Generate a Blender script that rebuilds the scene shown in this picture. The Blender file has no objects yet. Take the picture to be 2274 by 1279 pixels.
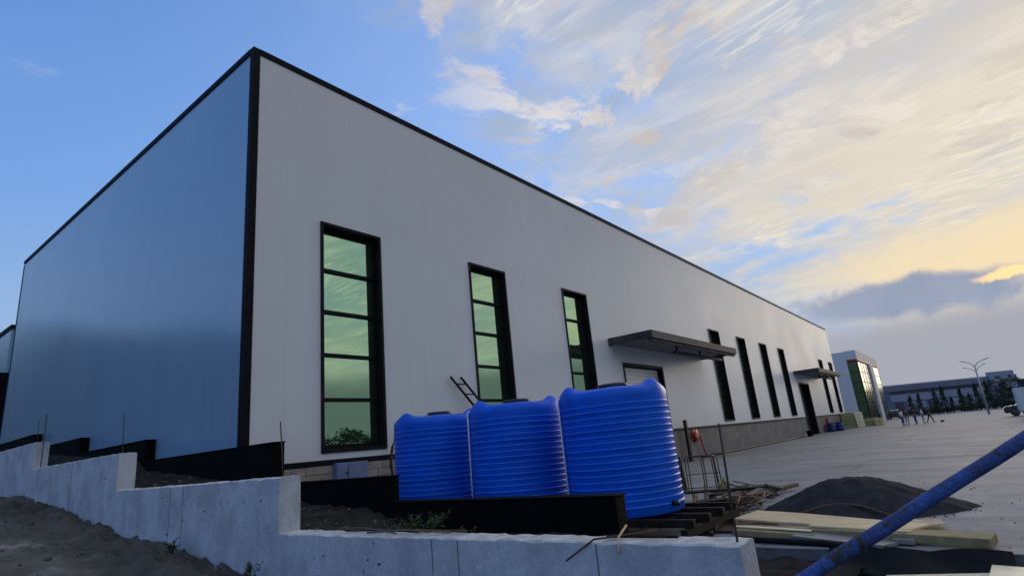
import bpy, bmesh, math, random
from mathutils import Vector, Matrix, noise as mnoise
R = math.radians
random.seed(7)
SC = bpy.context.scene
COL = SC.collection

# ------------------------------------------------------------------ camera
FPX, YAW, PITCH, ROLL = 1266.18, 0.6475035, 0.2693671, -0.0961987
CAM = Vector((-7.1373, -14.0466, 1.8))
fw = Vector((math.cos(PITCH) * math.cos(YAW), math.cos(PITCH) * math.sin(YAW), math.sin(PITCH)))
rt = Vector((math.sin(YAW), -math.cos(YAW), 0))
up = rt.cross(fw)
rt2 = math.cos(ROLL) * rt + math.sin(ROLL) * up
up2 = -math.sin(ROLL) * rt + math.cos(ROLL) * up
cam = bpy.data.cameras.new('camera')
cam.sensor_width = 36.0
cam.lens = 36.0 * FPX / 2274.0
cam.clip_start = 0.05
cam.clip_end = 6000
camo = bpy.data.objects.new('camera', cam)
COL.objects.link(camo)
M3 = Matrix((rt2, up2, -fw)).transposed()
camo.matrix_world = Matrix.Translation(CAM) @ M3.to_4x4()
SC.camera = camo

# ------------------------------------------------------------------ node expression helper
class X:
    """a socket with arithmetic"""
    def __init__(s, nt, k): s.nt, s.k = nt, k
    def _m(s, op, a=None, b=None, clamp=False):
        n = s.nt.nodes.new('ShaderNodeMath'); n.operation = op; n.use_clamp = clamp
        for i, v in enumerate((s, a, b)):
            if v is None: continue
            if isinstance(v, X): s.nt.links.new(v.k, n.inputs[i])
            else: n.inputs[i].default_value = v
        return X(s.nt, n.outputs[0])
    def __add__(s, o): return s._m('ADD', o)
    def __sub__(s, o): return s._m('SUBTRACT', o)
    def __mul__(s, o): return s._m('MULTIPLY', o)
    def __truediv__(s, o): return s._m('DIVIDE', o)
    __radd__ = __add__; __rmul__ = __mul__
    def __rsub__(s, o): return (s * -1.0) + o
    def abs(s): return s._m('ABSOLUTE')
    def max(s, o): return s._m('MAXIMUM', o)
    def min(s, o): return s._m('MINIMUM', o)
    def pow(s, o): return s._m('POWER', o)
    def step(s, a, b):
        n = s.nt.nodes.new('ShaderNodeMapRange'); n.interpolation_type = 'SMOOTHSTEP'
        s.nt.links.new(s.k, n.inputs[0])
        if a < b:
            n.inputs[1].default_value, n.inputs[2].default_value = a, b
            n.inputs[3].default_value, n.inputs[4].default_value = 0, 1
        else:
            n.inputs[1].default_value, n.inputs[2].default_value = b, a
            n.inputs[3].default_value, n.inputs[4].default_value = 1, 0
        return X(s.nt, n.outputs[0])
def combine(nt, x, y, z):
    n = nt.nodes.new('ShaderNodeCombineXYZ')
    for i, v in enumerate((x, y, z)):
        if isinstance(v, X): nt.links.new(v.k, n.inputs[i])
        else: n.inputs[i].default_value = v
    return X(nt, n.outputs[0])
def noise(nt, vec, scale, detail=4, rough=.5, dist=0., lac=2.):
    n = nt.nodes.new('ShaderNodeTexNoise')
    n.inputs['Scale'].default_value = scale; n.inputs['Detail'].default_value = detail
    n.inputs['Roughness'].default_value = rough; n.inputs['Distortion'].default_value = dist
    n.inputs['Lacunarity'].default_value = lac
    if vec is not None: nt.links.new(vec.k, n.inputs['Vector'])
    return X(nt, n.outputs['Fac'])
def mix(nt, fac, a, b, mode='MIX'):
    n = nt.nodes.new('ShaderNodeMix'); n.data_type = 'RGBA'; n.blend_type = mode
    for i, v in ((0, fac), (6, a), (7, b)):
        if isinstance(v, X): nt.links.new(v.k, n.inputs[i])
        elif i == 0: n.inputs[0].default_value = v
        else: n.inputs[i].default_value = (*v[:3], 1)
    return X(nt, n.outputs[2])

# ------------------------------------------------------------------ world
SUN_AZ, SUN_EL = -5.0, 9.0          # degrees, azimuth from +X towards +Y
world = bpy.data.worlds.new('World'); SC.world = world; world.use_nodes = True
nt = world.node_tree; nt.nodes.clear()
out = nt.nodes.new('ShaderNodeOutputWorld'); bg = nt.nodes.new('ShaderNodeBackground')
nt.links.new(bg.outputs[0], out.inputs[0])
sky = nt.nodes.new('ShaderNodeTexSky'); sky.sky_type = 'NISHITA'; sky.sun_disc = False
sky.sun_elevation = R(SUN_EL); sky.sun_rotation = R(90 - SUN_AZ)
sky.altitude = 1500; sky.air_density = 1.0; sky.dust_density = 0.6; sky.ozone_density = 2.0
tc = nt.nodes.new('ShaderNodeTexCoord'); sep = nt.nodes.new('ShaderNodeSeparateXYZ')
nt.links.new(tc.outputs['Generated'], sep.inputs[0])
dx, dy, dz = (X(nt, sep.outputs[i]) for i in range(3))
gen = X(nt, tc.outputs['Generated'])
hz = (dx * dx + dy * dy)._m('SQRT')
az = dy._m('ARCTAN2', dx) * (180 / math.pi)
el = dz._m('ARCTAN2', hz) * (180 / math.pi)
sunv = Vector((math.cos(R(SUN_EL)) * math.cos(R(SUN_AZ)), math.cos(R(SUN_EL)) * math.sin(R(SUN_AZ)), math.sin(R(SUN_EL))))
g = dx * sunv.x + dy * sunv.y + dz * sunv.z
# flat cloud-layer coordinates
den = dz.max(0.0) + 0.10
pu, pv = dx / den, dy / den
plane = combine(nt, pu, pv, 0.0)
c, s = math.cos(R(-97)), math.sin(R(-97))
streak = combine(nt, (pu * c + pv * s) * 0.55, (pv * c - pu * s) * 1.5, 0.0)
n_big = noise(nt, plane, 0.75, 5, .55, .6)
n_mid = noise(nt, plane, 2.1, 7, .6, .9)
n_str = noise(nt, streak, 2.6, 8, .62, 1.3)
n_rip = noise(nt, combine(nt, (pu * c + pv * s) * 2.4, (pv * c - pu * s) * 7.5, 3.3), 2.4, 6, .6, 1.6)
# cover grows towards the sunset side
t_az = (az + 60)._m('ABSOLUTE') - ((el - 15).min(45.0) * 0.85 + 80)
n_cum = noise(nt, plane, 5.0, 7, .62, .4)
edge = t_az + (n_mid - .5) * 74 + (n_str - .5) * 30 + (n_cum - .5) * 50
cover = edge.step(8, -16)
thin = (n_big + (n_mid - .5) * .6).step(.30, .62)
veil_d = cover * (thin * .42 + .56)
low = el.step(16, 2)
warm = g.step(.80, 1.0)
veil_c = mix(nt, (n_big + (n_str - .5) * .7).step(.35, .68), (.40, .45, .54), (.66, .64, .635))
veil_c = mix(nt, warm * .72, veil_c, (.84, .73, .57))
low_c = mix(nt, warm * .3, (.33, .37, .46), (.52, .46, .44))
veil_c = mix(nt, el.step(8.6, 5.0) * .9, veil_c, low_c)
base = mix(nt, 1.0, X(nt, sky.outputs[0]), (.26, .33, .44), 'MULTIPLY')
# pale air towards the horizon
base = mix(nt, el.step(48, 8) * .72, base, (.19, .335, .60))
base = mix(nt, el.step(25, 6) * .75, base, (.37, .50, .68))
base = mix(nt, (az + 60)._m('ABSOLUTE').step(152, 62) * .62, base, (.44, .52, .67))
col = mix(nt, veil_d, base, veil_c)
# rippled bright wisps
patch = noise(nt, plane, 1.35, 3, .5, .4).step(.50, .62)
wz = (cover * (n_str.step(.46, .72) * .45 + n_rip.step(.44, .70) * patch * .95) * el.step(6, 14))._m('MULTIPLY', .72, clamp=True)
wisp_c = mix(nt, warm, (.82, .79, .76), (.97, .87, .68))
# tan shadowed cumulus shreds near the edge of the cover
shred = (noise(nt, plane, 3.0, 7, .62, .5) * .7 + n_cum * .3).step(.51, .58) * t_az.step(-55, -25) * t_az.step(14, -4) * el.step(15, 22)
col = mix(nt, shred * .78, col, mix(nt, n_mid.step(.4, .62), (.60, .53, .49), (.86, .79, .72)))
col = mix(nt, wz, col, wisp_c)
# little stray puffs over the blue
puff = (noise(nt, plane, 4.2, 6, .62, .35) * .6 + n_mid * .4).step(.55, .64) * el.step(14, 24) * (1.0 - cover) * t_az.step(60, 15) * .75
col = mix(nt, puff, col, (.70, .68, .70))
# glow of the covered sun and the slate bank under it
wob = (noise(nt, gen, 16, 5, .6, .4) - .5)
wob2 = (noise(nt, gen, 6, 4, .55, .3) - .5)
gl = (((az + 4.5) / 15.0).pow(2.0) + ((el - 10.8 + wob2 * 5) / 3.6).pow(2.0))
col = mix(nt, gl.step(1.3, .05) * .7, col, (1.0, .78, .45))
col = mix(nt, el.step(8.8, 5.5) * (az + 60)._m('ABSOLUTE').step(100, 78) * .92, col, low_c)
col = mix(nt, (el + wob2 * 5).step(9.2, 6.2) * (az + 72)._m('ABSOLUTE').step(64, 44) * .9, col, (.17, .205, .25))
bx = (az - 2.2 + wob * 6) / 8.2
by = (el - 8.6 - az * 0.05 + wob * 2.6 + wob2 * 2.2) / 1.7
bank = (bx.pow(2.0) + by.pow(2.0)).step(1.45, .45)
col = mix(nt, bank * .95, col, mix(nt, wob2.step(-.2, .25), (.28, .34, .48), (.38, .43, .55)))
hl = (((az + 5) / 3.2).pow(2.0) + ((el - 9.2 + wob * 2) / .55).pow(2.0)).step(1.0, .2)
col = mix(nt, hl * .9, col, (1.25, .86, .40))
# below the horizon: dull earth
col = mix(nt, el.step(-.2, -2.0), col, (.10, .105, .115))
nt.links.new(col.k, bg.inputs[0]); bg.inputs[1].default_value = 0.7071

sun = bpy.data.lights.new('sun', 'SUN'); sun.energy = 0.5; sun.angle = R(20); sun.color = (1, .84, .64)
suno = bpy.data.objects.new('sun', sun); COL.objects.link(suno)
suno.rotation_euler = (-sunv).to_track_quat('-Z', 'Y').to_euler()
SC.view_settings.view_transform = 'Standard'; SC.view_settings.look = 'None'
SC.view_settings.gamma = 1; SC.view_settings.exposure = 0.5
SC.view_settings.use_curve_mapping = False
SC.render.engine = 'CYCLES'
SC.cycles.max_bounces = 6

# ------------------------------------------------------------------ materials
MATS = {}
def mat(name, col, rough=.6, metal=0., spec=.5, var=0., vscale=2., bump=0., bscale=30., col2=None, detail=5, coat=0., fn=None, stretch=None):
    m = bpy.data.materials.new(name); m.use_nodes = True; t = m.node_tree
    b = t.nodes['Principled BSDF']
    b.inputs['Base Color'].default_value = (*col, 1); b.inputs['Roughness'].default_value = rough
    b.inputs['Metallic'].default_value = metal; b.inputs['Specular IOR Level'].default_value = spec
    b.inputs['Coat Weight'].default_value = coat
    co = t.nodes.new('ShaderNodeNewGeometry'); pos = X(t, co.outputs['Position'])
    if stretch:
        mp = t.nodes.new('ShaderNodeMapping'); mp.inputs['Scale'].default_value = stretch
        t.links.new(pos.k, mp.inputs[0]); pos = X(t, mp.outputs[0])
    c_ = None
    if var or col2:
        n1 = noise(t, pos, vscale, detail, .62, .3)
        c2 = col2 or tuple(v * (1 - var) for v in col)
        c1 = col if col2 else tuple(min(1, v * (1 + var)) for v in col)
        c_ = mix(t, n1.step(.34, .66), c2, c1)
    if fn: c_ = fn(t, pos, c_, b)
    if c_ is not None: t.links.new(c_.k, b.inputs['Base Color'])
    if bump:
        bn = t.nodes.new('ShaderNodeBump'); bn.inputs['Strength'].default_value = bump; bn.inputs['Distance'].default_value = .03
        t.links.new(noise(t, pos, bscale, 6, .6).k, bn.inputs['Height']); t.links.new(bn.outputs[0], b.inputs['Normal'])
    MATS[name] = m
    return m

def concrete_fn(t, pos, c_, b):
    fine = noise(t, pos, 22, 6, .7)
    c_ = mix(t, fine.step(.3, .75) * .35, c_, (.25, .25, .25))
    mp = t.nodes.new('ShaderNodeMapping'); mp.inputs['Scale'].default_value = (1.5, 3.0, .35)
    t.links.new(pos.k, mp.inputs[0])
    drips = noise(t, X(t, mp.outputs[0]), 1.6, 6, .65)
    c_ = mix(t, drips.step(.52, .78) * .35, c_, (.20, .19, .185))
    v = t.nodes.new('ShaderNodeTexVoronoi'); v.inputs['Scale'].default_value = 4.2; t.links.new(pos.k, v.inputs['Vector'])
    spots = X(t, v.outputs['Distance']).step(.095, .05) * noise(t, pos, 2.1, 2).step(.44, .52)
    return mix(t, spots * .8, c_, (.055, .05, .045))
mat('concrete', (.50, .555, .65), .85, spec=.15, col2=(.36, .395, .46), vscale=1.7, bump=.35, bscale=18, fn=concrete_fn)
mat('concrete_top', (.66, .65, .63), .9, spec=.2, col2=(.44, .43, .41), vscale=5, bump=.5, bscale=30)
mat('bitumen', (.0028, .0028, .0036), .7, spec=.06, var=.5, vscale=3, bump=.5, bscale=14)
def panel_fn(t, pos, c_, b):
    n = noise(t, pos, .22, 3, .5)
    r = n._m('MULTIPLY_ADD', .12, .40)
    t.links.new(r.k, b.inputs['Roughness'])
    oi = t.nodes.new('ShaderNodeObjectInfo'); c_ = mix(t, X(t, oi.outputs['Random']) * .03, c_, (.40, .45, .50))
    sx = t.nodes.new('ShaderNodeSeparateXYZ'); t.links.new(pos.k, sx.inputs[0])
    dr = noise(t, combine(t, X(t, sx.outputs[0]) * 2.5, 0.0, X(t, sx.outputs[2]) * .18), 1.2, 6, .62)
    return mix(t, dr.step(.52, .80) * .16, c_, (.33, .35, .37))
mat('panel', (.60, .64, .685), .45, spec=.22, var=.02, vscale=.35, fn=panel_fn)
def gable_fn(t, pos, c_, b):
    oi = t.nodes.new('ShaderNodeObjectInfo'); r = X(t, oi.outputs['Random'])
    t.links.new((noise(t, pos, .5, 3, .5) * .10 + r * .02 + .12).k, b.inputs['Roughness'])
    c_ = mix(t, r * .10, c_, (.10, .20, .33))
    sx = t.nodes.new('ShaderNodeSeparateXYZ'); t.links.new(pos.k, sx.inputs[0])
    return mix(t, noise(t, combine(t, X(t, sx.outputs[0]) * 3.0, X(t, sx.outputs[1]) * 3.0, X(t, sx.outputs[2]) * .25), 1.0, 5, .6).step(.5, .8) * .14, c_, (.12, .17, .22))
mat('gable_panel', (.205, .345, .51), .25, spec=1.0, var=.03, vscale=.35, bump=.02, bscale=1.2, fn=gable_fn)  # same cladding as the front, with blue sky shade put into its colour
mat('trim', (.0055, .0065, .011), .6, spec=.08, var=.25, vscale=2)
mat('frame', (.008, .009, .013), .55, spec=.10, var=.2, vscale=3)
mat('plinth', (.235, .222, .215), .85, spec=.1, col2=(.175, .165, .16), vscale=.8, bump=.3, bscale=14)
mat('block', (.36, .325, .29), .9, spec=.2, col2=(.26, .235, .215), vscale=4.5, bump=.6, bscale=24)
mat('mortar', (.15, .14, .13), .95, var=.2, vscale=8)
mat('inside', (.045, .045, .05), .8)
mat('shutter', (.62, .63, .64), .4, var=.03, vscale=1)
mat('canopy', (.055, .058, .066), .6, spec=.08, var=.2, vscale=1)
mat('soffit', (.20, .205, .22), .6, spec=.1, var=.08, vscale=1)
mat('metal_grey', (.32, .33, .35), .4, metal=.6, var=.15, vscale=6)
def tank_fn(t, pos, c_, b):
    mp = t.nodes.new('ShaderNodeMapping'); mp.inputs['Scale'].default_value = (5, 5, .7); t.links.new(pos.k, mp.inputs[0])
    dr = noise(t, X(t, mp.outputs[0]), 1.6, 6, .68)
    c_ = mix(t, dr.step(.54, .76) * .30, c_, (.07, .15, .36))
    sc = noise(t, pos, 7, 6, .72, .6)
    c_ = mix(t, sc.step(.63, .74) * .35, c_, (.10, .18, .38))
    t.links.new((dr * .35 + .22).k, b.inputs['Roughness'])
    return c_
mat('tank', (.004, .105, .68), .38, spec=.22, var=.09, vscale=1.6, bump=.05, bscale=5, fn=tank_fn)
mat('tank_lid', (.008, .009, .012), .45)
mat('white_plastic', (.75, .77, .80), .4, var=.06, vscale=9)
mat('black_steel', (.008, .0075, .0075), .6, spec=.12, col2=(.03, .020, .014), vscale=6, bump=.25, bscale=40)
mat('rust', (.13, .055, .03), .8, col2=(.055, .03, .022), vscale=14, bump=.4, bscale=60)
mat('rebar', (.055, .036, .028), .7, col2=(.025, .021, .02), vscale=22)
mat('red', (.42, .022, .018), .5, var=.35, vscale=6)
mat('wood', (.17, .125, .085), .8, col2=(.075, .055, .042), vscale=7, bump=.4, bscale=30)
mat('pale_wood', (.78, .58, .33), .75, col2=(.60, .44, .25), vscale=3.5, bump=.3, bscale=22, stretch=(3, .5, 3))
mat('olive_foam', (.30, .235, .11), .75, col2=(.21, .165, .075), vscale=5, bump=.2)
mat('grey_sheet', (.19, .20, .215), .55, col2=(.13, .135, .15), vscale=3)
mat('pale_sheet', (.86, .74, .50), .55, var=.06, vscale=4)
mat('foam', (.62, .49, .26), .9, col2=(.44, .33, .16), vscale=16, bump=.9, bscale=30)
mat('black_plastic', (.009, .009, .012), .6, spec=.12, var=.2, vscale=6)
mat('rubber', (.012, .012, .013), .6)
def yard_fn(t, pos, c_, b):
    mp = t.nodes.new('ShaderNodeMapping'); mp.inputs['Scale'].default_value = (.9, .12, 1)
    mp.inputs['Rotation'].default_value = (0, 0, R(6)); t.links.new(pos.k, mp.inputs[0])
    tyre = noise(t, X(t, mp.outputs[0]), 1.2, 6, .65, .5)
    c_ = mix(t, tyre.step(.47, .62) * .8, c_, (.145, .150, .168))
    st = noise(t, pos, .45, 5, .6, .8)
    c_ = mix(t, st.step(.54, .68) * .6, c_, (.29, .305, .33))
    sp = noise(t, pos, 3.2, 5, .7, .4)
    c_ = mix(t, sp.step(.58, .66) * .7, c_, (.10, .10, .11))
    c_ = mix(t, noise(t, pos, .33, 6, .65, .7).step(.50, .66) * .45, c_, (.27, .24, .205))
    c_ = mix(t, noise(t, pos, .9, 6, .7, .5).step(.55, .64) * .35, c_, (.14, .14, .15))
    r = noise(t, pos, .6, 4, .6)._m('MULTIPLY_ADD', .25, .60)
    t.links.new(r.k, b.inputs['Roughness'])
    return c_
mat('yard', (.275, .283, .30), .6, spec=.2, col2=(.21, .217, .233), vscale=.25, bump=.12, bscale=9, fn=yard_fn)
mat('slab_side', (.13, .135, .15), .85, col2=(.085, .09, .10), vscale=2.5, bump=.4, bscale=12)
def soil_fn(t, pos, c_, b):
    p = noise(t, pos, 34, 4, .75)
    c_ = mix(t, p.step(.60, .72) * .55, c_, (.24, .225, .20))
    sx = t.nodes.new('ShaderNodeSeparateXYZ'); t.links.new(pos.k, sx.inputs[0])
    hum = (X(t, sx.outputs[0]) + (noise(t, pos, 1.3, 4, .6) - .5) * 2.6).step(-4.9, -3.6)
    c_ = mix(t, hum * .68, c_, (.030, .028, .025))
    return mix(t, p.step(.42, .30) * .6, c_, (.022, .020, .018))
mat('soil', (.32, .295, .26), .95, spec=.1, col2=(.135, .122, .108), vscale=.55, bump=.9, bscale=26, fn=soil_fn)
mat('dark_soil', (.045, .038, .032), .95, spec=.1, col2=(.020, .018, .015), vscale=2.2, bump=.9, bscale=26, fn=lambda t, pos, c_, b: mix(t, noise(t, pos, 30, 4, .75).step(.62, .74) * .6, c_, (.19, .18, .165)))
mat('earth', (.15, .14, .125), .95, spec=.1, col2=(.10, .10, .075), vscale=.06, bump=.4, bscale=2)
mat('stone', (.17, .165, .16), .9, spec=.2, col2=(.085, .08, .078), vscale=9, bump=.5, bscale=40)
mat('sand', (.040, .040, .046), .95, spec=.1, col2=(.026, .026, .030), vscale=3, bump=.9, bscale=16, detail=8)
mat('leaf_dark', (.018, .034, .014), .7, spec=.25, col2=(.034, .055, .022), vscale=1.2)
mat('leaf_weed', (.045, .085, .022), .6, spec=.3, col2=(.025, .05, .015), vscale=9)
mat('bark', (.06, .045, .035), .9, var=.3, vscale=8)
mat('added_hill_green', (.045, .06, .045), .95, col2=(.03, .045, .03), vscale=.02)
mat('white_paint', (.50, .52, .55), .6, spec=.15, var=.04, vscale=2)
mat('far_blue', (.11, .14, .215), .6, col2=(.085, .105, .17), vscale=.3)
mat('far_light', (.17, .21, .31), .5, var=.1, vscale=.2)
mat('far_dark', (.03, .034, .045), .5)
mat('car_dark', (.012, .013, .016), .25, coat=.5)
mat('car_silver', (.40, .41, .43), .3, metal=.4, coat=.4)
mat('lamp_glass', (.75, .75, .72), .3)
mat('skin', (.32, .17, .11), .6)
mat('hair', (.012, .010, .009), .7)
mat('cloth_white', (.66, .67, .72), .9, var=.05, vscale=9)
mat('cloth_blue', (.02, .045, .30), .9, var=.15, vscale=9)
mat('cloth_dark', (.015, .017, .024), .9, var=.2, vscale=9)
mat('cloth_maroon', (.10, .022, .028), .9, var=.2, vscale=9)
mat('cloth_grey', (.24, .22, .26), .9, var=.1, vscale=9)
mat('drum_blue', (.015, .03, .16), .45, var=.2, vscale=4)
mat('wool', (.34, .34, .16), .9, col2=(.26, .26, .13), vscale=3, bump=.4)
mat('wool_yellow', (.55, .43, .22), .9, col2=(.45, .35, .18), vscale=3, bump=.4)
mat('box_blue', (.12, .17, .33), .5, var=.1, vscale=4)
def pole_fn(t, pos, c_, b):
    n = noise(t, pos, 9, 6, .7, .6)
    c_ = mix(t, n.step(.49, .62), c_, (.012, .012, .017))
    return mix(t, noise(t, pos, 46, 5, .7).step(.66, .76) * .6, c_, (.20, .19, .20))
mat('pole_blue', (.014, .08, .34), .5, col2=(.009, .032, .15), vscale=14, bump=.5, bscale=70, fn=pole_fn)
def glass_mat(name, tint, body, fac, rough=.012):
    m = bpy.data.materials.new(name); m.use_nodes = True; t = m.node_tree
    b = t.nodes['Principled BSDF']; b.inputs['Base Color'].default_value = (*body, 1); b.inputs['Roughness'].default_value = .25
    gl = t.nodes.new('ShaderNodeBsdfGlossy'); gl.inputs['Color'].default_value = (*tint, 1); gl.inputs['Roughness'].default_value = rough
    co = t.nodes.new('ShaderNodeNewGeometry'); bn = t.nodes.new('ShaderNodeBump'); bn.inputs['Strength'].default_value = .05; bn.inputs['Distance'].default_value = .02
    t.links.new(noise(t, X(t, co.outputs['Position']), .8, 2).k, bn.inputs['Height']); t.links.new(bn.outputs[0], gl.inputs['Normal'])
    mx = t.nodes.new('ShaderNodeMixShader'); mx.inputs[0].default_value = fac
    t.links.new(b.outputs[0], mx.inputs[1]); t.links.new(gl.outputs[0], mx.inputs[2])
    t.links.new(mx.outputs[0], t.nodes['Material Output'].inputs[0]); MATS[name] = m
glass_mat('glass', (.56, .83, .50), (.010, .032, .020), .70)
glass_mat('glass_green', (.10, .17, .08), (.015, .045, .012), .4, .3)
glass_mat('glass_grey', (.13, .15, .165), (.035, .042, .05), .5, .4)
glass_mat('car_glass', (.4, .43, .48), (.006, .007, .009), .4)

# ------------------------------------------------------------------ mesh helpers
class MB:
    def __init__(s): s.v, s.f, s.mi, s.cur, s.sm = [], [], [], 0, []
    def add(s, vs, fs, smooth=False):
        o = len(s.v); s.v += [tuple(v) for v in vs]
        for f in fs: s.f.append([i + o for i in f]); s.mi.append(s.cur); s.sm.append(smooth)
        return s
    def box(s, x0, x1, y0, y1, z0, z1):
        vs = [(x, y, z) for z in (z0, z1) for y in (y0, y1) for x in (x0, x1)]
        return s.add(vs, [(0, 2, 3, 1), (4, 5, 7, 6), (0, 1, 5, 4), (2, 6, 7, 3), (0, 4, 6, 2), (1, 3, 7, 5)])
    def bar(s, a, b, w, h=None, upv=(0, 0, 1)):
        """rectangular bar from a to b"""
        a, b = Vector(a), Vector(b); h = h or w; d = (b - a).normalized(); u0 = Vector(upv)
        if abs(d.dot(u0)) > .95: u0 = Vector((1, 0, 0))
        r = d.cross(u0).normalized(); u = r.cross(d)
        vs = [p + r * i * w / 2 + u * j * h / 2 for p in (a, b) for (i, j) in ((-1, -1), (1, -1), (1, 1), (-1, 1))]
        return s.add(vs, [(0, 1, 2, 3), (7, 6, 5, 4), (0, 4, 5, 1), (1, 5, 6, 2), (2, 6, 7, 3), (3, 7, 4, 0)])
    def tube(s, pts, rad, n=8, cap=True):
        pts = [Vector(p) for p in pts]; rs = rad if isinstance(rad, (list, tuple)) else [rad] * len(pts)
        vs, fs = [], []
        ref = Vector((0, 0, 1))
        for i, p in enumerate(pts):
            d = (pts[min(i + 1, len(pts) - 1)] - pts[max(i - 1, 0)]).normalized()
            if abs(d.dot(ref)) > .93: ref = Vector((1, 0, 0)) if abs(d.x) < .8 else Vector((0, 1, 0))
            r = d.cross(ref).normalized(); u = r.cross(d)
            for k in range(n):
                a = 2 * math.pi * k / n; vs.append(p + (r * math.cos(a) + u * math.sin(a)) * rs[i])
        for i in range(len(pts) - 1):
            for k in range(n):
                fs.append((i * n + k, i * n + (k + 1) % n, (i + 1) * n + (k + 1) % n, (i + 1) * n + k))
        if cap:
            fs.append(tuple(range(n))[::-1]); fs.append(tuple((len(pts) - 1) * n + k for k in range(n)))
        return s.add(vs, fs, True)
    def lathe(s, prof, n=32, c=(0, 0, 0), smooth=True):
        vs, fs = [], []
        for r, z in prof:
            for k in range(n):
                a = 2 * math.pi * k / n; vs.append((c[0] + r * math.cos(a), c[1] + r * math.sin(a), c[2] + z))
        for i in range(len(prof) - 1):
            for k in range(n):
                fs.append((i * n + k, i * n + (k + 1) % n, (i + 1) * n + (k + 1) % n, (i + 1) * n + k))
        fs.append(tuple(range(n))[::-1]); fs.append(tuple((len(prof) - 1) * n + k for k in range(n)))
        return s.add(vs, fs, smooth)
    def prism(s, poly, a0, a1, axis='z'):
        """poly 2D extruded along axis; x: (y,z)  y: (x,z)  z: (x,y)"""
        def P(p, h): return {'z': (p[0], p[1], h), 'y': (p[0], h, p[1]), 'x': (h, p[0], p[1])}[axis]
        n = len(poly); vs = [P(p, a0) for p in poly] + [P(p, a1) for p in poly]
        fs = [tuple(range(n))[::-1], tuple(range(n, 2 * n))] + [(i, (i + 1) % n, n + (i + 1) % n, n + i) for i in range(n)]
        return s.add(vs, fs)
    def mesh(s, name, mats):
        me = bpy.data.meshes.new(name); me.from_pydata(s.v, [], s.f)
        for m in ([mats] if isinstance(mats, str) else mats): me.materials.append(MATS[m])
        me.polygons.foreach_set('material_index', s.mi); me.polygons.foreach_set('use_smooth', s.sm)
        bm = bmesh.new(); bm.from_mesh(me); bmesh.ops.recalc_face_normals(bm, faces=bm.faces); bm.to_mesh(me); bm.free()
        return me
    def build(s, name, mats, parent=None, bevel=0., label=None):
        return obj(name, s.mesh(name, mats), parent, bevel, label)
def obj(name, me, parent=None, bevel=0., label=None):
    o = bpy.data.objects.new(name, me); COL.objects.link(o)
    if parent: o.parent = parent
    if label: o['label'] = label
    if bevel:
        b = o.modifiers.new('bevel', 'BEVEL'); b.width = bevel; b.segments = 2; b.limit_method = 'ANGLE'
    return o
def tag(o, label, cat, group=None):
    o['label'] = label; o['category'] = cat
    if group: o['group'] = group
    return o
def thing(name, label, cat, loc=(0, 0, 0), rz=0., group=None):
    o = bpy.data.objects.new(name, None); COL.objects.link(o); o.location = loc; o.rotation_euler = (0, 0, rz)
    o.empty_display_size = .2
    return tag(o, label, cat, group)
def struct(o, kind='structure'): o['kind'] = kind; return o
def copy_tree(o, parent=None):
    c = o.copy(); COL.objects.link(c)
    if parent: c.parent = parent
    for ch in o.children: copy_tree(ch, c)
    return c
def interp(t, x):
    if x <= t[0][0]: return t[0][1]
    for (a, b), (c_, d) in zip(t, t[1:]):
        if x <= c_: return b + (d - b) * (x - a) / (c_ - a)
    return t[-1][1]
def fbm(x, y, z=0., o=4): return mnoise.fractal(Vector((x, y, z)), 1.0, 2.0, o)
def grid(name, xs, ys, fz, m, kind='structure', smooth=True):
    vs = [(x, y, fz(x, y)) for y in ys for x in xs]; nx = len(xs)
    fs = [(j * nx + i, j * nx + i + 1, (j + 1) * nx + i + 1, (j + 1) * nx + i) for j in range(len(ys) - 1) for i in range(nx - 1)]
    b = MB(); b.add(vs, fs, smooth); o = b.build(name, m); struct(o, kind); return o
def frange(a, b, st):
    n = max(1, int(round((b - a) / st))); return [a + (b - a) * i / n for i in range(n + 1)]
# ================================================================== ground
b = MB(); b.add([(-3000, -3000, -.42), (3000, -3000, -.42), (3000, 3000, -.42), (-3000, 3000, -.42)], [(0, 1, 2, 3)])
struct(b.build('ground', 'earth'))
b = MB(); b.box(2.37, 240, -90, 60, -.6, -.012)
yo = b.build('concrete_yard', 'slab_side'); struct(yo)
YX, YY, NX, NY = 5.6, 5.2, 15, 6
bay = MB().box(0, YX - .012, 0, YY - .012, -.011, 0.0).mesh('cast_bay', 'yard')
for i in range(NX):
    for j in range(NY):
        o = obj('cast_bay', bay, yo); o.location = (2.36 + i * YX, -.01 - (j + 1) * YY, random.uniform(-.0035, .0035))
x1 = 2.36 + NX * YX; y1 = -.01 - NY * YY
MB().box(x1, 240, -90, -.01, -.011, 0).build('outer_paving', 'yard', yo); MB().box(2.36, x1 - .01, -90, y1 - .01, -.011, 0).build('outer_paving', 'yard', yo); MB().box(84.8 + .05, 240, 0, 60, -.011, 0).build('outer_paving', 'yard', yo)

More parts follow.
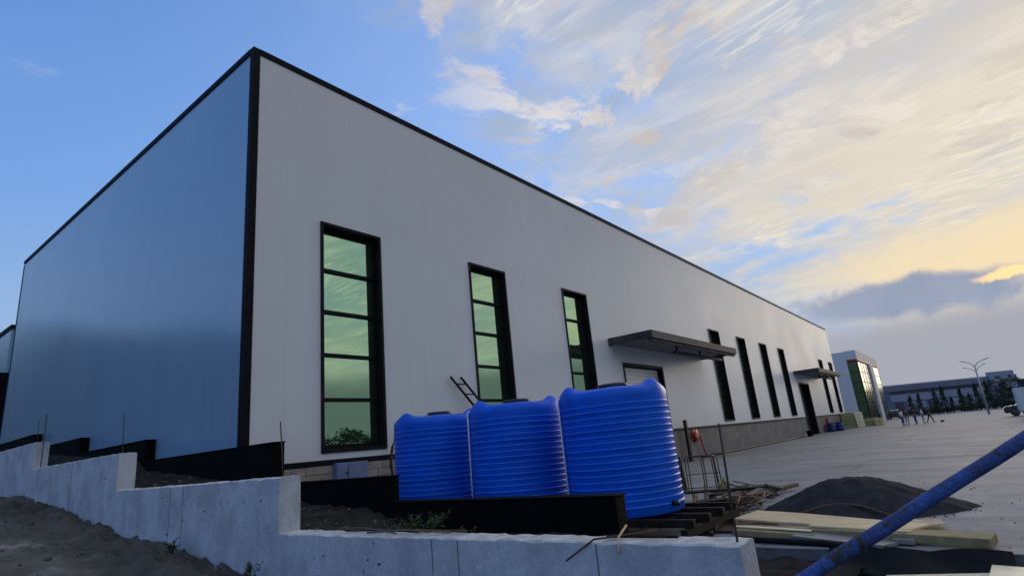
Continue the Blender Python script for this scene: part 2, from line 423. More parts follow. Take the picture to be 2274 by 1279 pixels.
WALLZ = [(-30, -.40), (-15, -.34), (-12.5, -.26), (-9, .10), (-6.5, .42), (-4.1, .61), (-1.75, .89), (2.5, 1.39), (7.85, 1.74), (12, 2.3), (25, 3.8), (70, 9)]
def bank_z(x, y):
    base = interp(WALLZ, y)
    d = -2.9 - x
    side = 0.20 * math.exp(-((d - .45) / .40) ** 2) * (0.1 + fbm(x * 1.9, y * 1.9, 2, 5)) + .07 * math.exp(-((d - .3) / .3) ** 2) * max(0, fbm(x * 5, y * 5, 6, 3))
    near = .30 * max(0, min(1, (d - .8) / 3.0)) * max(0, min(1, (y + 13) / 5))
    clod = .075 * fbm(x * 3.1, y * 3.1, 1, 4) + .035 * fbm(x * 9, y * 9, 5, 3)
    if y < -12: base += 0
    return base + side + near * .6 + clod + .12 * fbm(x * .5, y * .5, 9, 2)
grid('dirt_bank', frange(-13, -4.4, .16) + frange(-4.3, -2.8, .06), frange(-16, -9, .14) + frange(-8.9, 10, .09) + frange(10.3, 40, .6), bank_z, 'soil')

# soil between the two retaining walls
TERZ = [(-13, -.33), (-11.6, -.05), (-10.6, .42), (-9.7, .62), (-7.3, .60), (-6.3, .72), (-5.2, .98), (-3.7, 1.06), (-1.2, 1.42), (-.2, 1.62), (4.6, 2.1), (5.4, 2.45), (10, 2.8), (16, 3.3), (30, 4.2)]
def ter_z(x, y):
    return interp(TERZ, y) + .10 * (1 - (x + 2.6) / 2.2) * -.5 + .06 * fbm(x * 3, y * 3, 3, 4) + .03 * fbm(x * 10, y * 10, 4, 3)
grid('planting_soil', frange(-2.62, -.36, .07), frange(-12.45, 11, .08) + frange(11.3, 26, .6), ter_z, 'dark_soil')
# rough ground between wall end and the slab edge
def low_z(x, y):
    e = max(0, min(1, (y + 12.6) / 2.2))
    return -.33 + .36 * e * max(0, min(1, (1.6 - x) / 1.6)) + .05 * fbm(x * 2.5, y * 2.5, 7, 4) + .03 * fbm(x * 9, y * 9, 8, 3)
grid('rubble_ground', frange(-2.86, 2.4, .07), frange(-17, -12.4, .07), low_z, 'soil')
grid('fill_ground', frange(-.2, 2.45, .12), frange(-12.42, 0, .12), lambda x, y: min(-.03, low_z(x, y) + .18) + .02 * fbm(x * 9, y * 9, 8, 3), 'dark_soil')

# loose stones: nobody could count them
def stone_mesh(bld, c, r):
    a, e = random.random() * 6.28, random.uniform(.6, 1.1)
    vs = [Vector((math.cos(a + k * 2.1) * r * random.uniform(.7, 1.2), math.sin(a + k * 2.1) * r * e * random.uniform(.7, 1.2), random.uniform(-.3, .1) * r)) for k in range(3)]
    vs += [Vector((math.cos(a + 1 + k * 2.1) * r * random.uniform(.4, .9), math.sin(a + 1 + k * 2.1) * r * e * random.uniform(.4, .9), random.uniform(.3, .8) * r)) for k in range(3)]
    bld.add([Vector(c) + v for v in vs], [(0, 1, 2), (3, 4, 5), (0, 1, 3), (1, 2, 4), (2, 0, 5), (1, 4, 3), (2, 5, 4), (0, 3, 5)])
b = MB()
for i in range(900):
    x = -2.95 - abs(random.gauss(0, 2.2)); y = random.uniform(-12, 9)
    stone_mesh(b, (x, y, bank_z(x, y)), random.choice((.012, .018, .025, .03, .05)) * random.uniform(.7, 1.5))
for i in range(500):
    x = random.uniform(-2.5, -.5); y = random.uniform(-12.3, 6)
    stone_mesh(b, (x, y, ter_z(x, y)), random.choice((.012, .02, .03, .045)) * random.uniform(.7, 1.5))
for i in range(420):
    x = random.uniform(-1.5, 2.3); y = random.uniform(-15, -12.4)
    stone_mesh(b, (x, y, low_z(x, y)), random.choice((.012, .02, .03, .05)) * random.uniform(.7, 1.5))
struct(b.build('loose_stones', 'stone'), 'stuff')

# ================================================================== warehouse
ZT, ZB, L, W = 13.79, 1.91, 84.8, 24.0
WT, WB, WW = 8.85, 2.09, 2.25
WX = [2.2 + 6.55 * k for k in (0, 1, 2, 5, 6, 7, 8, 11, 12)]
D1, D2, DT = (20.5, 25.6), (60.4, 65.2), 5.55
wh = thing('warehouse', 'large pale grey panel-clad warehouse with dark trims and tall narrow windows', 'warehouse')
G = .0009
def panel(x0, x1, z0, z1):
    MB().box(x0 + G, x1 - G, 0, .10, z0 + G, z1 - G).build('wall_panel', 'panel', wh)
def cols(a, c_):
    n = max(1, int(round((c_ - a) / 1.09))); return [(a + (c_ - a) * i / n, a + (c_ - a) * (i + 1) / n) for i in range(n)]
feats = sorted([(x, x + WW, 'w') for x in WX] + [(*D1, 'd'), (*D2, 'd')]); cur = .02
for a, c_, k in feats + [(L, L, 'e')]:
    for p in cols(cur, a): panel(*p, ZB, ZT)
    if k == 'w':
        for p in cols(a, c_): panel(*p, ZB, WB); panel(*p, WT, ZT)
    if k == 'd':
        for p in cols(a, c_): panel(*p, DT, ZT)
    cur = c_
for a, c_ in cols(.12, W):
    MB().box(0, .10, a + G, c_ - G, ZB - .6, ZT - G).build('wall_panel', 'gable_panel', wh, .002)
# rear and far side, roof, dark core behind the joints
MB().box(.10, L - .1, W - .12, W, -.3, ZT - .1).build('rear_wall', 'panel', wh)
MB().box(L - .10, L - .02, .11, W - .13, -.3, ZT - .02).build('side_wall', 'panel', wh)
MB().box(.12, L - .12, .12, W - .14, ZT - .5, ZT - .3).build('roof', 'metal_grey', wh)
b = MB(); b.box(.11, D2[0] - .3, .42, .6, 0, ZT - .55); b.box(D2[1] + .3, L - .12, .42, .6, 0, ZT - .55); b.box(D2[0] - .3, D2[1] + .3, .42, .6, DT + .1, ZT - .55)
b.box(.11, .15, .62, W - .14, 0, ZT - .55)
b.build('inner_lining', 'inside', wh)
b = MB(); b.box(D2[0] - 4, D2[1] + 6, 9, 9.2, 0, 8); b.box(D2[0] - 4.2, D2[0] - 4, .61, 9.2, 0, 8); b.box(D2[1] + 6, D2[1] + 6.2, .61, 9.2, 0, 8)
b.build('inner_wall', 'inside', wh)
# trims
b = MB(); b.box(-.03, .18, -.03, 0, ZB - .12, ZT + .02); b.box(-.03, 0, 0, .16, ZB - .9, ZT + .02); b.build('corner_trim', 'trim', wh)
MB().box(.18, L + .03, -.035, .14, ZT - .17, ZT + .03).build('roof_trim', 'trim', wh, .006)
MB().box(-.04, .12, .16, W + .03, ZT - .15, ZT + .03).build('roof_trim', 'trim', wh, .006)
MB().box(-.02, .06, W + .002, W + .06, 1, ZT - .2).build('corner_trim', 'trim', wh)
for a, c_ in ((.18, D1[0] - .01), (D1[1] + .01, D2[0] - .01), (D2[1] + .01, L)):
    MB().box(a, c_, -.03, .12, ZB - .13, ZB - .004).build('base_trim', 'trim', wh)
# plinth
pl = MB()
for a, c_ in ((.06, D1[0]), (D1[1], D2[0]), (D2[1], L - .03)): pl.box(a, c_, .015, .41, -.3, ZB - .135)
pl.box(.12, .4, .42, W - .05, -.3, ZB - .65)
plo = pl.build('plinth', 'plinth', wh)
MB().box(.05, 9.0, .008, .03, .2, ZB - .136).build('mortar_bed', 'mortar', plo)
bme = [MB().box(0, w_ - .014, -.012, .02, 0, .198).mesh('block', 'block') for w_ in (.42, .28, .56)]
row = 0; z = ZB - .14 - .212
while z > .4:
    x = .06 - (row % 2) * .0; k = row
    while x < 8.4:
        w_, me = ((.42, bme[0]), (.28, bme[1]), (.56, bme[2]))[(k * 7 + row * 3) % 3]
        if x > .05:
            o = obj('block', me, plo); o.location = (x, random.uniform(-.004, .004), z)
        x += w_; k += 1
    z -= .212; row += 1
# windows
def window(x0):
    f = MB(); d = .36; t = .09
    f.box(x0, x0 + t, -.05, d, WB, WT); f.box(x0 + WW - t, x0 + WW, -.05, d, WB, WT)
    f.box(x0 + t, x0 + WW - t, -.05, d, WT - t, WT); f.box(x0 + t, x0 + WW - t, -.05, d, WB, WB + t)
    w = f.build('window', 'frame', wh, .006)
    n = 5; zs = [WB + t + .09] + [WB + t + .09 + (WT - WB - 2 * t - .14) * i / n for i in range(1, n + 1)]
    MB().box(x0 + t, x0 + WW - t, d - .12, d - .01, WB + t, zs[0]).build('bottom_rail', 'frame', w)
    MB().box(x0 + t, x0 + WW - t, d - .12, d - .01, zs[-1], WT - t).build('top_rail', 'frame', w)
    for i in range(n):
        xm, zm = x0 + WW / 2, (zs[i] + zs[i + 1]) / 2
        o = MB().box(x0 + t - xm, x0 + WW - t - xm, -.012, .012, zs[i] + .03 - zm, zs[i + 1] - .03 - zm).build('pane', 'glass', w)
        o.location = (xm, d - .05, zm); o.rotation_euler = (R(random.uniform(-.22, .22)), 0, R(random.uniform(-.22, .22)))
        if i: MB().box(x0 + t, x0 + WW - t, d - .15, d - .01, zs[i] - .05, zs[i] + .05).build('transom', 'frame', w)
    MB().box(x0 + t, x0 + t + .07, d - .14, d - .012, zs[0], zs[-1]).build('side_rail', 'frame', w)
    MB().box(x0 + WW - t - .07, x0 + WW - t, d - .14, d - .012, zs[0], zs[-1]).build('side_rail', 'frame', w)
for x in WX: window(x)
# doors
f = MB(); a, c_ = D1; f.box(a, a + .14, -.04, .4, 0, DT); f.box(c_ - .14, c_, -.04, .4, 0, DT); f.box(a + .14, c_ - .14, -.04, .4, DT - .14, DT)
dr = f.build('roller_door', 'frame', wh)
n = 26
for i in range(n): MB().box(a + .15, c_ - .15, .30, .33, .02 + (DT - .2) * i / n, .02 + (DT - .2) * (i + 1) / n - .012).build('shutter_slat', 'shutter', dr)
f = MB(); a, c_ = D2; f.box(a, a + .16, -.05, .42, 0, DT); f.box(c_ - .16, c_, -.05, .42, 0, DT); f.box(a + .16, c_ - .16, -.05, .42, DT - .16, DT)
dr = f.build('open_doorway', 'frame', wh)
MB().box(c_ - .26, c_ - .18, .62, 2.6, .05, DT - .2).build('door_leaf', 'canopy', dr)
# canopies
def canopy(x0, x1, z0, z1):
    yy = -2.41
    t = MB(); t.prism([(0, z1), (0, z1 - .10), (yy, z1 - .06), (yy, z1)], x0, x1, 'x')
    cp = t.build('canopy', 'canopy', wh)
    MB().box(x0 - .03, x1 + .03, yy - .06, yy, z1 - .34, z1 + .05).build('fascia', 'canopy', cp, .01)
    MB().box(x0 - .06, x0, yy - .03, -.01, z1 - .34, z1 + .05).build('fascia', 'canopy', cp, .01)
    MB().box(x1, x1 + .06, yy - .03, -.01, z1 - .34, z1 + .05).build('fascia', 'canopy', cp, .01)
    MB().box(x0 + .02, x1 - .02, yy + .02, -.02, z1 - .22, z1 - .18).build('soffit', 'soffit', cp)
    MB().box(x0 + .02, x1 - .02, yy + .05, yy + .25, z1 - .46, z1 - .225).build('drop_band', 'canopy', cp)
    xa = x0 + (x1 - x0) * .38
    MB().box(xa, x1 - .25, -1.55, -1.35, z1 - .66, z1 - .50).build('tie_beam', 'canopy', cp, .01)
    for x in (xa + .4, (xa + x1) / 2, x1 - .6): MB().box(x - .04, x + .04, -1.5, -1.4, z1 - .498, z1 - .222).build('hanger', 'canopy', cp)
    MB().box(x0 + .1, x0 + .5, -.06, -.004, z1 - .62, z1 - .36).build('wall_plate', 'shutter', cp)
canopy(19.3, 32.4, 6.0, 6.68); canopy(59.2, 72.0, 5.75, 6.62)

# ================================================================== concrete retaining wall
cw = thing('retaining_wall', 'stepped raw concrete retaining wall across the foreground, dropping towards the right', 'wall', (-2.85, -12.56, 0))
def cwp(x): return (x[0] + 2.85, x[1] + 12.56, x[2])
SEG = [(-12.56, -6.65, .995, -.8), (-6.65, -.87, 1.69, -.5), (-.87, 5.03, 2.38, 0), (5.03, 10.95, 3.04, .5), (10.95, 16.9, 3.75, 1.0), (16.9, 22.8, 4.4, 1.5)]
for a, c_, zt, zb in SEG:
    # subdivided so the top edge can be chipped
    ys = frange(a, c_, .06); xs = [0, .012, .10, .20, .292, .31]
    vs, fs = [], []
    for y in ys:
        for i, x in enumerate(xs):
            wob_ = .012 * fbm(x * 6, y * 5, zt, 4) + .004 * fbm(x * 30, y * 30, zt, 2)
            edge_ = -.018 * max(0, fbm(y * 4.5, i, zt * 3, 3)) if i in (0, 1, 4, 5) else 0
            lip = -.012 if i in (0, 5) else 0
            vs.append((x, y + 12.56, zt + wob_ + edge_ + lip))
    nx = len(xs)
    for j in range(len(ys) - 1):
        for i in range(nx - 1): fs.append((j * nx + i, j * nx + i + 1, (j + 1) * nx + i + 1, (j + 1) * nx + i))
    b = MB(); b.cur = 1; b.add(vs, fs); b.cur = 0
    nb = len(b.v); m = len(ys)
    b.v += [(0, y + 12.56, zb) for y in ys] + [(.31, y + 12.56, zb) for y in ys]
    for j in range(m - 1):
        b.add([], [])
        b.f.append([j * nx, (j + 1) * nx, nb + j + 1, nb + j]); b.mi.append(0); b.sm.append(False)
        b.f.append([j * nx + nx - 1, (j + 1) * nx + nx - 1, nb + m + j + 1, nb + m + j]); b.mi.append(0); b.sm.append(False)
    b.f.append(list(range(nx)) + [nb + m, nb]); b.mi.append(0); b.sm.append(False)
    b.f.append([(m - 1) * nx + i for i in range(nx)] + [nb + 2 * m - 1, nb + m - 1]); b.mi.append(0); b.sm.append(False)
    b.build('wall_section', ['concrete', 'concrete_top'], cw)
    # joints and tie holes left by the shutter boards
    for y in [v for v in (-9.49, -9.85, -3.78, -3.30, 1.87, -11.4) if a + .1 < v < c_]:
        j_ = MB(); n_ = 10; zs_ = [zb + (zt - .02 - zb) * k / n_ for k in range(n_ + 1)]
        for k in range(n_):
            w_ = .004 + .005 * abs(fbm(y, k * .8, 2)); j_.box(-.0035, .004, y + 12.56 - w_, y + 12.56 + w_, zs_[k], zs_[k + 1] - .002)
        j_.build('formwork_seam', 'slab_side', cw)
    if a < 3:
        pts_ = [(a + .45 + .47 * k, zt - .29 + .02 * fbm(k, a, 5)) for k in range(7)] if a > -8 else []
        pts_ += [(random.uniform(a + .2, c_ - .2), zt - random.uniform(.10, .75)) for k in range(16 if a < -8 else 7)]
        for (y, z) in pts_:
            r_ = random.uniform(.008, .022); h_ = MB(); q = 7; e_ = random.uniform(.5, .9)
            h_.prism([(y + 12.56 + r_ * 1.4 * math.cos(6.283 * k / q) * random.uniform(.7, 1.2), z + r_ * e_ * math.sin(6.283 * k / q) * random.uniform(.7, 1.2)) for k in range(q)], -.003, .006, 'x')
            h_.build('tie_hole', 'dark_soil', cw)
def bar_on_wall(y, x, z0, z1, dy, dxx, r=.009):
    MB().tube([(x + 2.85, y + 12.56, z0 - .05), (x + 2.85 + dxx * .5, y + 12.56 + dy * .45, (z0 + z1) / 2), (x + 2.85 + dxx, y + 12.56 + dy, z1)], r, 6).build('rebar', 'rebar', cw)
bar_on_wall(-12.50, -2.72, .99, 1.82, -.02, .01); bar_on_wall(-6.57, -2.75, 1.68, 2.43, .09, 0)
bar_on_wall(-.73, -2.75, 2.36, 3.16, .10, 0); bar_on_wall(4.85, -2.72, 2.36, 3.76, .1, .02, .011); bar_on_wall(5.3, -2.75, 3.02, 3.6, .06, 0)

# ================================================================== black coated stepped wall
bw = thing('bitumen_wall', 'black coated stepped retaining wall between the concrete wall and the warehouse', 'wall', (-.3, -10.2, 0))
BS = [(-10.2, -5.75, 1.05, -.5), (-5.75, -2.0, 1.475, -.5), (-2.0, 5.0, 2.35, 0), (5.0, 10.8, 2.95, .5), (10.8, 16.7, 3.48, 1), (16.7, 23.5, 4.1, 1.2)]
for a, c_, zt, zb in BS:
    MB().box(0, .26, a + 10.2 + .004, c_ + 10.2, zb, zt).build('wall_section', 'bitumen', bw, .012)
    MB().box(-.018, .278, a + 10.2 - .014, c_ + 10.2 - .02, zt + .002, zt + .028).build('coping', 'bitumen', bw, .006)
# ================================================================== water tanks
def tank_profile():
    RR = 1.085; H = 2.25; p = [(0.0, 0), (RR - .03, 0), (RR, .03)]
    zc = .16; n = 17; st = (H - .16 - zc) / n
    for i in range(n):
        z = zc + st * i; deep = .010 if i % 3 else .018
        p += [(RR, z - st * .20), (RR + deep * .45, z - st * .12), (RR + deep, z - st * .03), (RR + deep, z + st * .03), (RR + deep * .4, z + st * .10), (RR - .003, z + st * .17), (RR, z + st * .26)]
    p += [(RR, H - .13), (RR + .004, H - .10), (RR - .01, H - .03), (RR - .05, H + .01), (RR - .10, H + .025), (RR - .15, H + .032), (RR - .21, H + .038), (.82, H + .045), (.76, H + .05), (.52, H + .085), (.36, H + .095), (.34, H + .095)]
    return p
def tank_mesh():
    b = MB(); prof = tank_profile(); n = 112; H = 2.25
    vs, fs = [], []
    for r, z in prof:
        for k in range(n):
            a = 2 * math.pi * k / n; zz = z
            if z > H - .12 and r > .5:          # lifting humps moulded round the shoulder
                h = max(0, math.cos(3 * a + .5)) ** 4
                wgt = max(0, 1 - abs(r - .93) / .24); wgt = wgt * wgt * (3 - 2 * wgt)
                zz += .14 * h * wgt
                zz += .02 * math.cos(6 * a) * max(0, 1 - abs(r - .8) / .3)
            vs.append((r * math.cos(a), r * math.sin(a), zz))
    for i in range(len(prof) - 1):
        for k in range(n): fs.append((i * n + k, i * n + (k + 1) % n, (i + 1) * n + (k + 1) % n, (i + 1) * n + k))
    fs.append(tuple((len(prof) - 1) * n + k for k in range(n)))
    b.add(vs, fs, True); return b.mesh('tank_body', 'tank')
TL = ['large ribbed blue water tank nearest the camera, at the right end of the row',
      'middle one of the three ribbed blue water tanks', 'farthest ribbed blue water tank, at the left end of the row by the first window']
tk = thing('water_tank', TL[0], 'water tank', (3.35, -8.38, .40), 0, 'blue water tanks in a row')
obj('tank_body', tank_mesh(), tk)
b = MB(); b.lathe([(.30, 2.34), (.31, 2.355), (.31, 2.395), (.28, 2.415), (.05, 2.425)], 32, (.1, -.1, 0)); b.build('lid', 'tank_lid', tk)
va = R(-151 + 84) + R(48)
b = MB(); b.tube([(1.06 * math.cos(va), 1.06 * math.sin(va), .16), (1.22 * math.cos(va), 1.22 * math.sin(va), .16)], .045, 12); b.build('outlet', 'tank_lid', tk)
# level tube on the camera side
def level_tube(par, ang):
    ca, sa = math.cos(ang), math.sin(ang)
    b = MB(); r0, r1 = 1.135, 1.06
    b.tube([(ca * r0, sa * r0, .10), (ca * r0, sa * r0, 2.12), (ca * (r0 - .01), sa * (r0 - .01), 2.2), (ca * .95, sa * .95, 2.285), (ca * .80, sa * .80, 2.33)], .017, 8)
    return b.build('level_tube', 'white_plastic', par)
tanks = [tk, copy_tree(tk), copy_tree(tk)]
for i, (o, loc, rz, rx) in enumerate(zip(tanks, [(3.35, -8.38, .40), (3.40, -5.79, .40), (3.45, -3.20, .40)], (R(-84), R(-70), R(-60)), (0, 0, 0))):
    o.location = loc; o.rotation_euler = (0, 0, rz); o['label'] = TL[i]
    view = math.atan2(CAM.y - loc[1], CAM.x - loc[0]) - rz
    if i < 2: level_tube(o, view - R(68))
    o.rotation_euler = (R((.5, -.4, .3)[i]), R((-.3, .4, .5)[i]), rz)
# steel stand
st = thing('tank_stand', 'low black steel frame carrying the row of blue tanks', 'stand', (3.4, -5.8, 0))
for x in (-1.05, -.35, .35, 1.05): MB().box(x - .06, x + .06, -4.3, 3.9, .27, .395).build('beam', 'black_steel', st, .006)
for y in (-4.2, -2.6, 0, 2.6, 3.8): MB().box(-1.3, 1.3, y - .06, y + .06, .14, .268).build('cross_beam', 'black_steel', st, .006)
for y in (-4.2, -2.6, 0, 2.6, 3.8):
    for x in (-1.15, 1.15): MB().box(x - .08, x + .08, y - .08, y + .08, -.05, .138).build('foot', 'black_steel', st)
# ================================================================== far setting
def added_far_hill():  # unseen high ground, added and shaped to darken the gable's lower reflection
    b = MB(); vs, fs = [], []; n = 80
    for k in range(n + 1):
        a = R(87 + 101 * k / n); e = min(1, 9.0 * k / n, 5.0 * (n - k) / n)
        h = (60 + 7 * fbm(k * .12, 0, 3)) * e
        for (rr, hh) in ((150, -1), (190, .35), (225, .7), (260, 1.0), (330, -.02)):
            vs.append((CAM.x + rr * math.cos(a), CAM.y + rr * math.sin(a), max(-1, h * hh + (2.5 * fbm(k * .5, rr * .03, 1) if 0 < hh else 0))))
    for k in range(n):
        for j in range(4): fs.append((k * 5 + j, k * 5 + j + 1, k * 5 + 6 + j, k * 5 + 5 + j))
    b.add(vs, fs, True); struct(b.build('added_hill', 'added_hill_green'))
added_far_hill()
b = MB(); b.add([(118, -120, .004), (124, -120, .004), (124, 40, .004), (118, 40, .004)], [(0, 1, 2, 3)]); struct(b.build('access_road', 'concrete_top'))

# ---- neighbouring shed behind the gable
sh = thing('neighbour_shed', 'plain blue grey shed just showing past the left edge of the warehouse', 'shed', (.8, 28.4, 0))
b = MB(); b.box(0, 30, .8, 34, 0, 11.2); b.build('wall', 'gable_panel', sh)
MB().box(-.06, 30.1, .7, 34.1, 11.2, 11.45).build('roof_trim', 'trim', sh)
MB().box(-.9, 0, -2.2, .6, 0, 8.15).build('lean_to', 'trim', sh)

# ---- glazed office block beyond the warehouse
of = thing('office_block', 'white office block with green corner glazing beyond the far warehouse end', 'building', (100, -1.1, 0))
MB().box(0, 26, 1.47, 16, 0, 11.6).build('wall', 'white_paint', of)
MB().box(.25, 25.9, .2, 1.46, 0, 11.4).build('inner_wall', 'far_dark', of)
cap = MB().box(-.06, 26.1, -.06, 1.46, 10.25, 11.66).build('parapet', 'white_paint', of)
MB().box(-.09, 26.12, -.09, 1.45, 9.98, 10.24).build('red_band', 'red', of)
for i in range(6):
    z0, z1 = 9.8 * i / 6, 9.8 * (i + 1) / 6
    MB().box(-.02, .04, .06, 1.42, z0 + .05, z1 - .05).build('pane', 'glass_green', of)
    for k in range(4):
        MB().box(.1 + 2.9 * k, 2.9 * (k + 1), -.02, .04, z0 + .05, z1 - .05).build('pane', 'glass_green' if (i < 3 and k < 3) or k == 0 else 'glass_grey', of)
    for k in range(3):
        MB().box(16.2 + 3.2 * k, 16.1 + 3.2 * (k + 1), -.02, .04, z0 + .05, z1 - .05).build('pane', 'glass_grey', of)
MB().box(11.9, 15.9, -.30, .18, 0, 9.84).build('fin', 'white_paint', of)
for x in (0, 3, 5.9, 8.8, 16.0, 25.8): MB().box(x - .08, x + .08, -.05, .12, 0, 9.84).build('mullion', 'frame', of)

# ---- long factory across the far road
d0, d1 = Vector((173.4, 2.5, 0)), Vector((194.0, -24.4, 0)); fa = math.atan2((d1 - d0).y, (d1 - d0).x); FL = (d1 - d0).length
fc = thing('long_factory', 'long low blue grey factory behind the row of dark conifers', 'factory', d0, fa)
MB().box(0, FL, 0.6, 20, 0, 6.6).build('wall', 'far_blue', fc)
MB().prism([(0, 6.3), (0, 7.7), (.8, 8.0), (20, 8.4), (20, 6.3)], -.6, FL + .4, 'x').build('roof', 'far_blue', fc)
MB().box(FL - 7, FL - .3, -.2, .6, 4.4, 8.9).build('stair_tower', 'far_light', fc)
MB().box(0.4, FL - 7.3, .38, .59, 3.6, 5.4).build('light_band', 'far_light', fc)
for k in range(11): MB().box(1.0 + k * 2.25, 2.7 + k * 2.25, .42, .59, 5.55, 6.25).build('window', 'far_dark', fc)
for k in range(9): MB().box(1.4 + k * 2.9, 3.4 + k * 2.9, .36, .595, .6, 3.3).build('window', 'far_light' if k % 3 else 'far_dark', fc)
MB().box(FL - 5.5, FL - 4.2, -.24, -.19, 7.0, 7.7).build('window', 'far_dark', fc); MB().box(FL - 2.0, FL - 1.2, -.24, -.19, 7.0, 7.8).build('window', 'far_dark', fc)
f2 = thing('far_shed', 'dark flat shed roof peeking past the right end of the long factory', 'shed', (198, -26.5, 0), fa)
MB().box(0, 14, 0, 8, 0, 5.9).build('wall', 'far_blue', f2); MB().box(-.3, 14.3, -.3, 8.3, 5.9, 6.5).build('roof', 'far_dark', f2)

# ---- trees
def leafy(b, centre, rad, n, size):
    for i in range(n):
        v = Vector((random.gauss(0, 1), random.gauss(0, 1), random.gauss(0, 1))); v = v.normalized() * random.random() ** .4
        p = Vector(centre) + Vector((v.x * rad[0], v.y * rad[1], v.z * rad[2]))
        a = Vector((random.uniform(-1, 1), random.uniform(-1, 1), random.uniform(-.6, .6))).normalized(); c_ = a.cross(Vector((random.uniform(-1, 1), random.uniform(-1, 1), random.uniform(-1, 1)))).normalized()
        s_ = size * random.uniform(.6, 1.4)
        b.add([p - a * s_, p + c_ * s_ * .5, p + a * s_, p - c_ * s_ * .5], [(0, 1, 2, 3)])
def conifer_meshes(k):
    c_ = MB(); H = 1.0
    for i in range(46):
        t = (i + random.random()) / 46; z = .12 + .88 * t; r = .20 * (1 - t) ** .8 * random.uniform(.7, 1.15) + .015
        a = random.random() * 6.28
        leafy(c_, (math.cos(a) * r * .6, math.sin(a) * r * .6, z), (r * .6, r * .6, .05), 15, .035)
    t = MB(); t.tube([(0, 0, -.05), (0, .005, .4), (0, 0, .9)], [.022, .015, .004], 6)
    return c_.mesh('crown', 'leaf_dark'), t.mesh('trunk', 'bark')
CM = [conifer_meshes(k) for k in range(3)]
def conifer(loc, h, wd, k, label):
    t = thing('conifer_tree', label, 'tree', loc, random.random() * 6, 'conifers in front of the long factory')
    t.scale = (h * wd, h * wd, h)
    obj('crown', CM[k][0], t); obj('trunk', CM[k][1], t)
for i, (px, dep, h, wd, lab) in enumerate([
        (2012, 1.0, 4.2, 1.3, 'dark conifer leftmost in the row before the long factory'),
        (2031, 1.02, 4.6, 1.1, 'second conifer from the left before the long factory, behind the people'),
        (2066, 1.0, 5.4, .9, 'slim tall conifer third from the left before the long factory'),
        (2084, 1.0, 5.6, .9, 'slim tall conifer fourth from the left before the long factory'),
        (2122, 1.02, 5.0, 1.1, 'conifer left of the lamp posts, fifth from the left before the factory'),
        (2140, .98, 3.6, 1.3, 'short broad conifer left of the lamp posts'),
        (2158, 1.0, 5.6, 1.0, 'tall conifer just left of the lamp posts'),
        (2182, 1.03, 5.8, 1.0, 'tall conifer directly behind the lamp posts'),
        (2100, .99, 3.2, 1.4, 'low broad conifer in the middle of the row before the factory')]):
    t_ = (px - 1970) / 275.0; p = Vector((137.3 + 15.7 * t_, -.8 - 21.0 * t_, 0)); p = Vector((CAM.x, CAM.y, 0)) + (p - Vector((CAM.x, CAM.y, 0))) * dep
    conifer((p.x, p.y, 0), h, wd * .9, i % 3, lab)
def broad_tree(loc, r, h, label):
    t = thing('broadleaf_tree', label, 'tree', loc, 0, 'round trees at the right edge')
    c_ = MB()
    for i in range(38):
        a = random.random() * 6.28; q = random.random() ** .5; z = h * random.uniform(.30, 1.0)
        rr = r * q * (1 - max(0, z / h - .6) * 1.2)
        leafy(c_, (math.cos(a) * rr, math.sin(a) * rr, z), (r * .3, r * .3, h * .10), 42, .17)
    c_.build('crown', 'leaf_dark', t)
    k = MB(); k.tube([(0, 0, -.1), (.05, 0, h * .35), (0, .08, h * .7)], [.18, .13, .04], 8)
    for a in (0.3, 2.2, 4.3): k.tube([(0, 0, h * .35), (math.cos(a) * r * .5, math.sin(a) * r * .5, h * .7)], [.08, .02], 6)
    k.build('trunk', 'bark', t)
broad_tree((150.5, -18.6, 0), 2.6, 5.6, 'dark round tree right of the lamp posts before the factory end')
broad_tree((153.5, -21.5, 0), 2.8, 5.6, 'large dark round tree above the dark car at the right edge')
broad_tree((152.5, -24.5, 0), 2.6, 5.2, 'dark round tree behind the white truck')
# hedge under the conifers and the belt opposite the warehouse: nobody could count these
b = MB()
for i in range(200):
    t_ = random.random(); p = (138.5 + 15.7 * t_ + random.uniform(-1, 1), -1.5 - 21.0 * t_, random.uniform(.2, 1.1))
    leafy(b, p, (.6, .6, .5), 22, .16)
struct(b.build('hedge_row', 'leaf_dark'), 'stuff')
b = MB()
for i in range(1500):
    x = random.uniform(15, 235); h = 5.2 + 2.2 * abs(fbm(x * .11, 4, 2)) * 1.6
    leafy(b, (x, -62 + random.uniform(-2, 2), random.uniform(.3, h)), (2.0, 1.5, .9), 60, .26)
struct(b.build('tree_belt', 'leaf_dark'), 'stuff')

# ---- street lamps
def lamp(loc, h, label, arms):
    t = thing('street_lamp', label, 'street lamp', loc, 0, 'twin-arm street lamps')
    MB().tube([(0, 0, 0), (0, 0, h * .5), (0, 0, h)], [.13, .10, .075], 10).build('pole', 'metal_grey', t)
    for (dy_, dz_, dx_) in arms:
        a = MB(); a.tube([(0, 0, h - .1), (dx_ * .3, dy_ * .35, h + dz_ * .55), (dx_, dy_, h + dz_)], [.055, .05, .045], 8); a.build('arm', 'metal_grey', t)
        hd = MB(); hd.bar((dx_, dy_ * .88, h + dz_ * .95), (dx_ * 1.05, dy_ * 1.32, h + dz_ * 1.12), .22, .10); hd.build('lamp_head', 'metal_grey', t, .02)
lamp((95, -15.45, 0), 6.55, 'tall grey twin-arm street lamp, nearer of the two', [(1.1, .75, 0), (-1.3, .75, 0)])
lamp((125, -15.8, 0), 6.95, 'tall grey twin-arm street lamp, farther of the two', [(1.3, .8, 0), (-1.3, 1.1, 0)])
lamp((93, -55, 0), 10.5, 'street lamp mirrored in the panes of the window beside the blue tanks', [(1.2, .8, 0), (-1.2, .8, 0)])

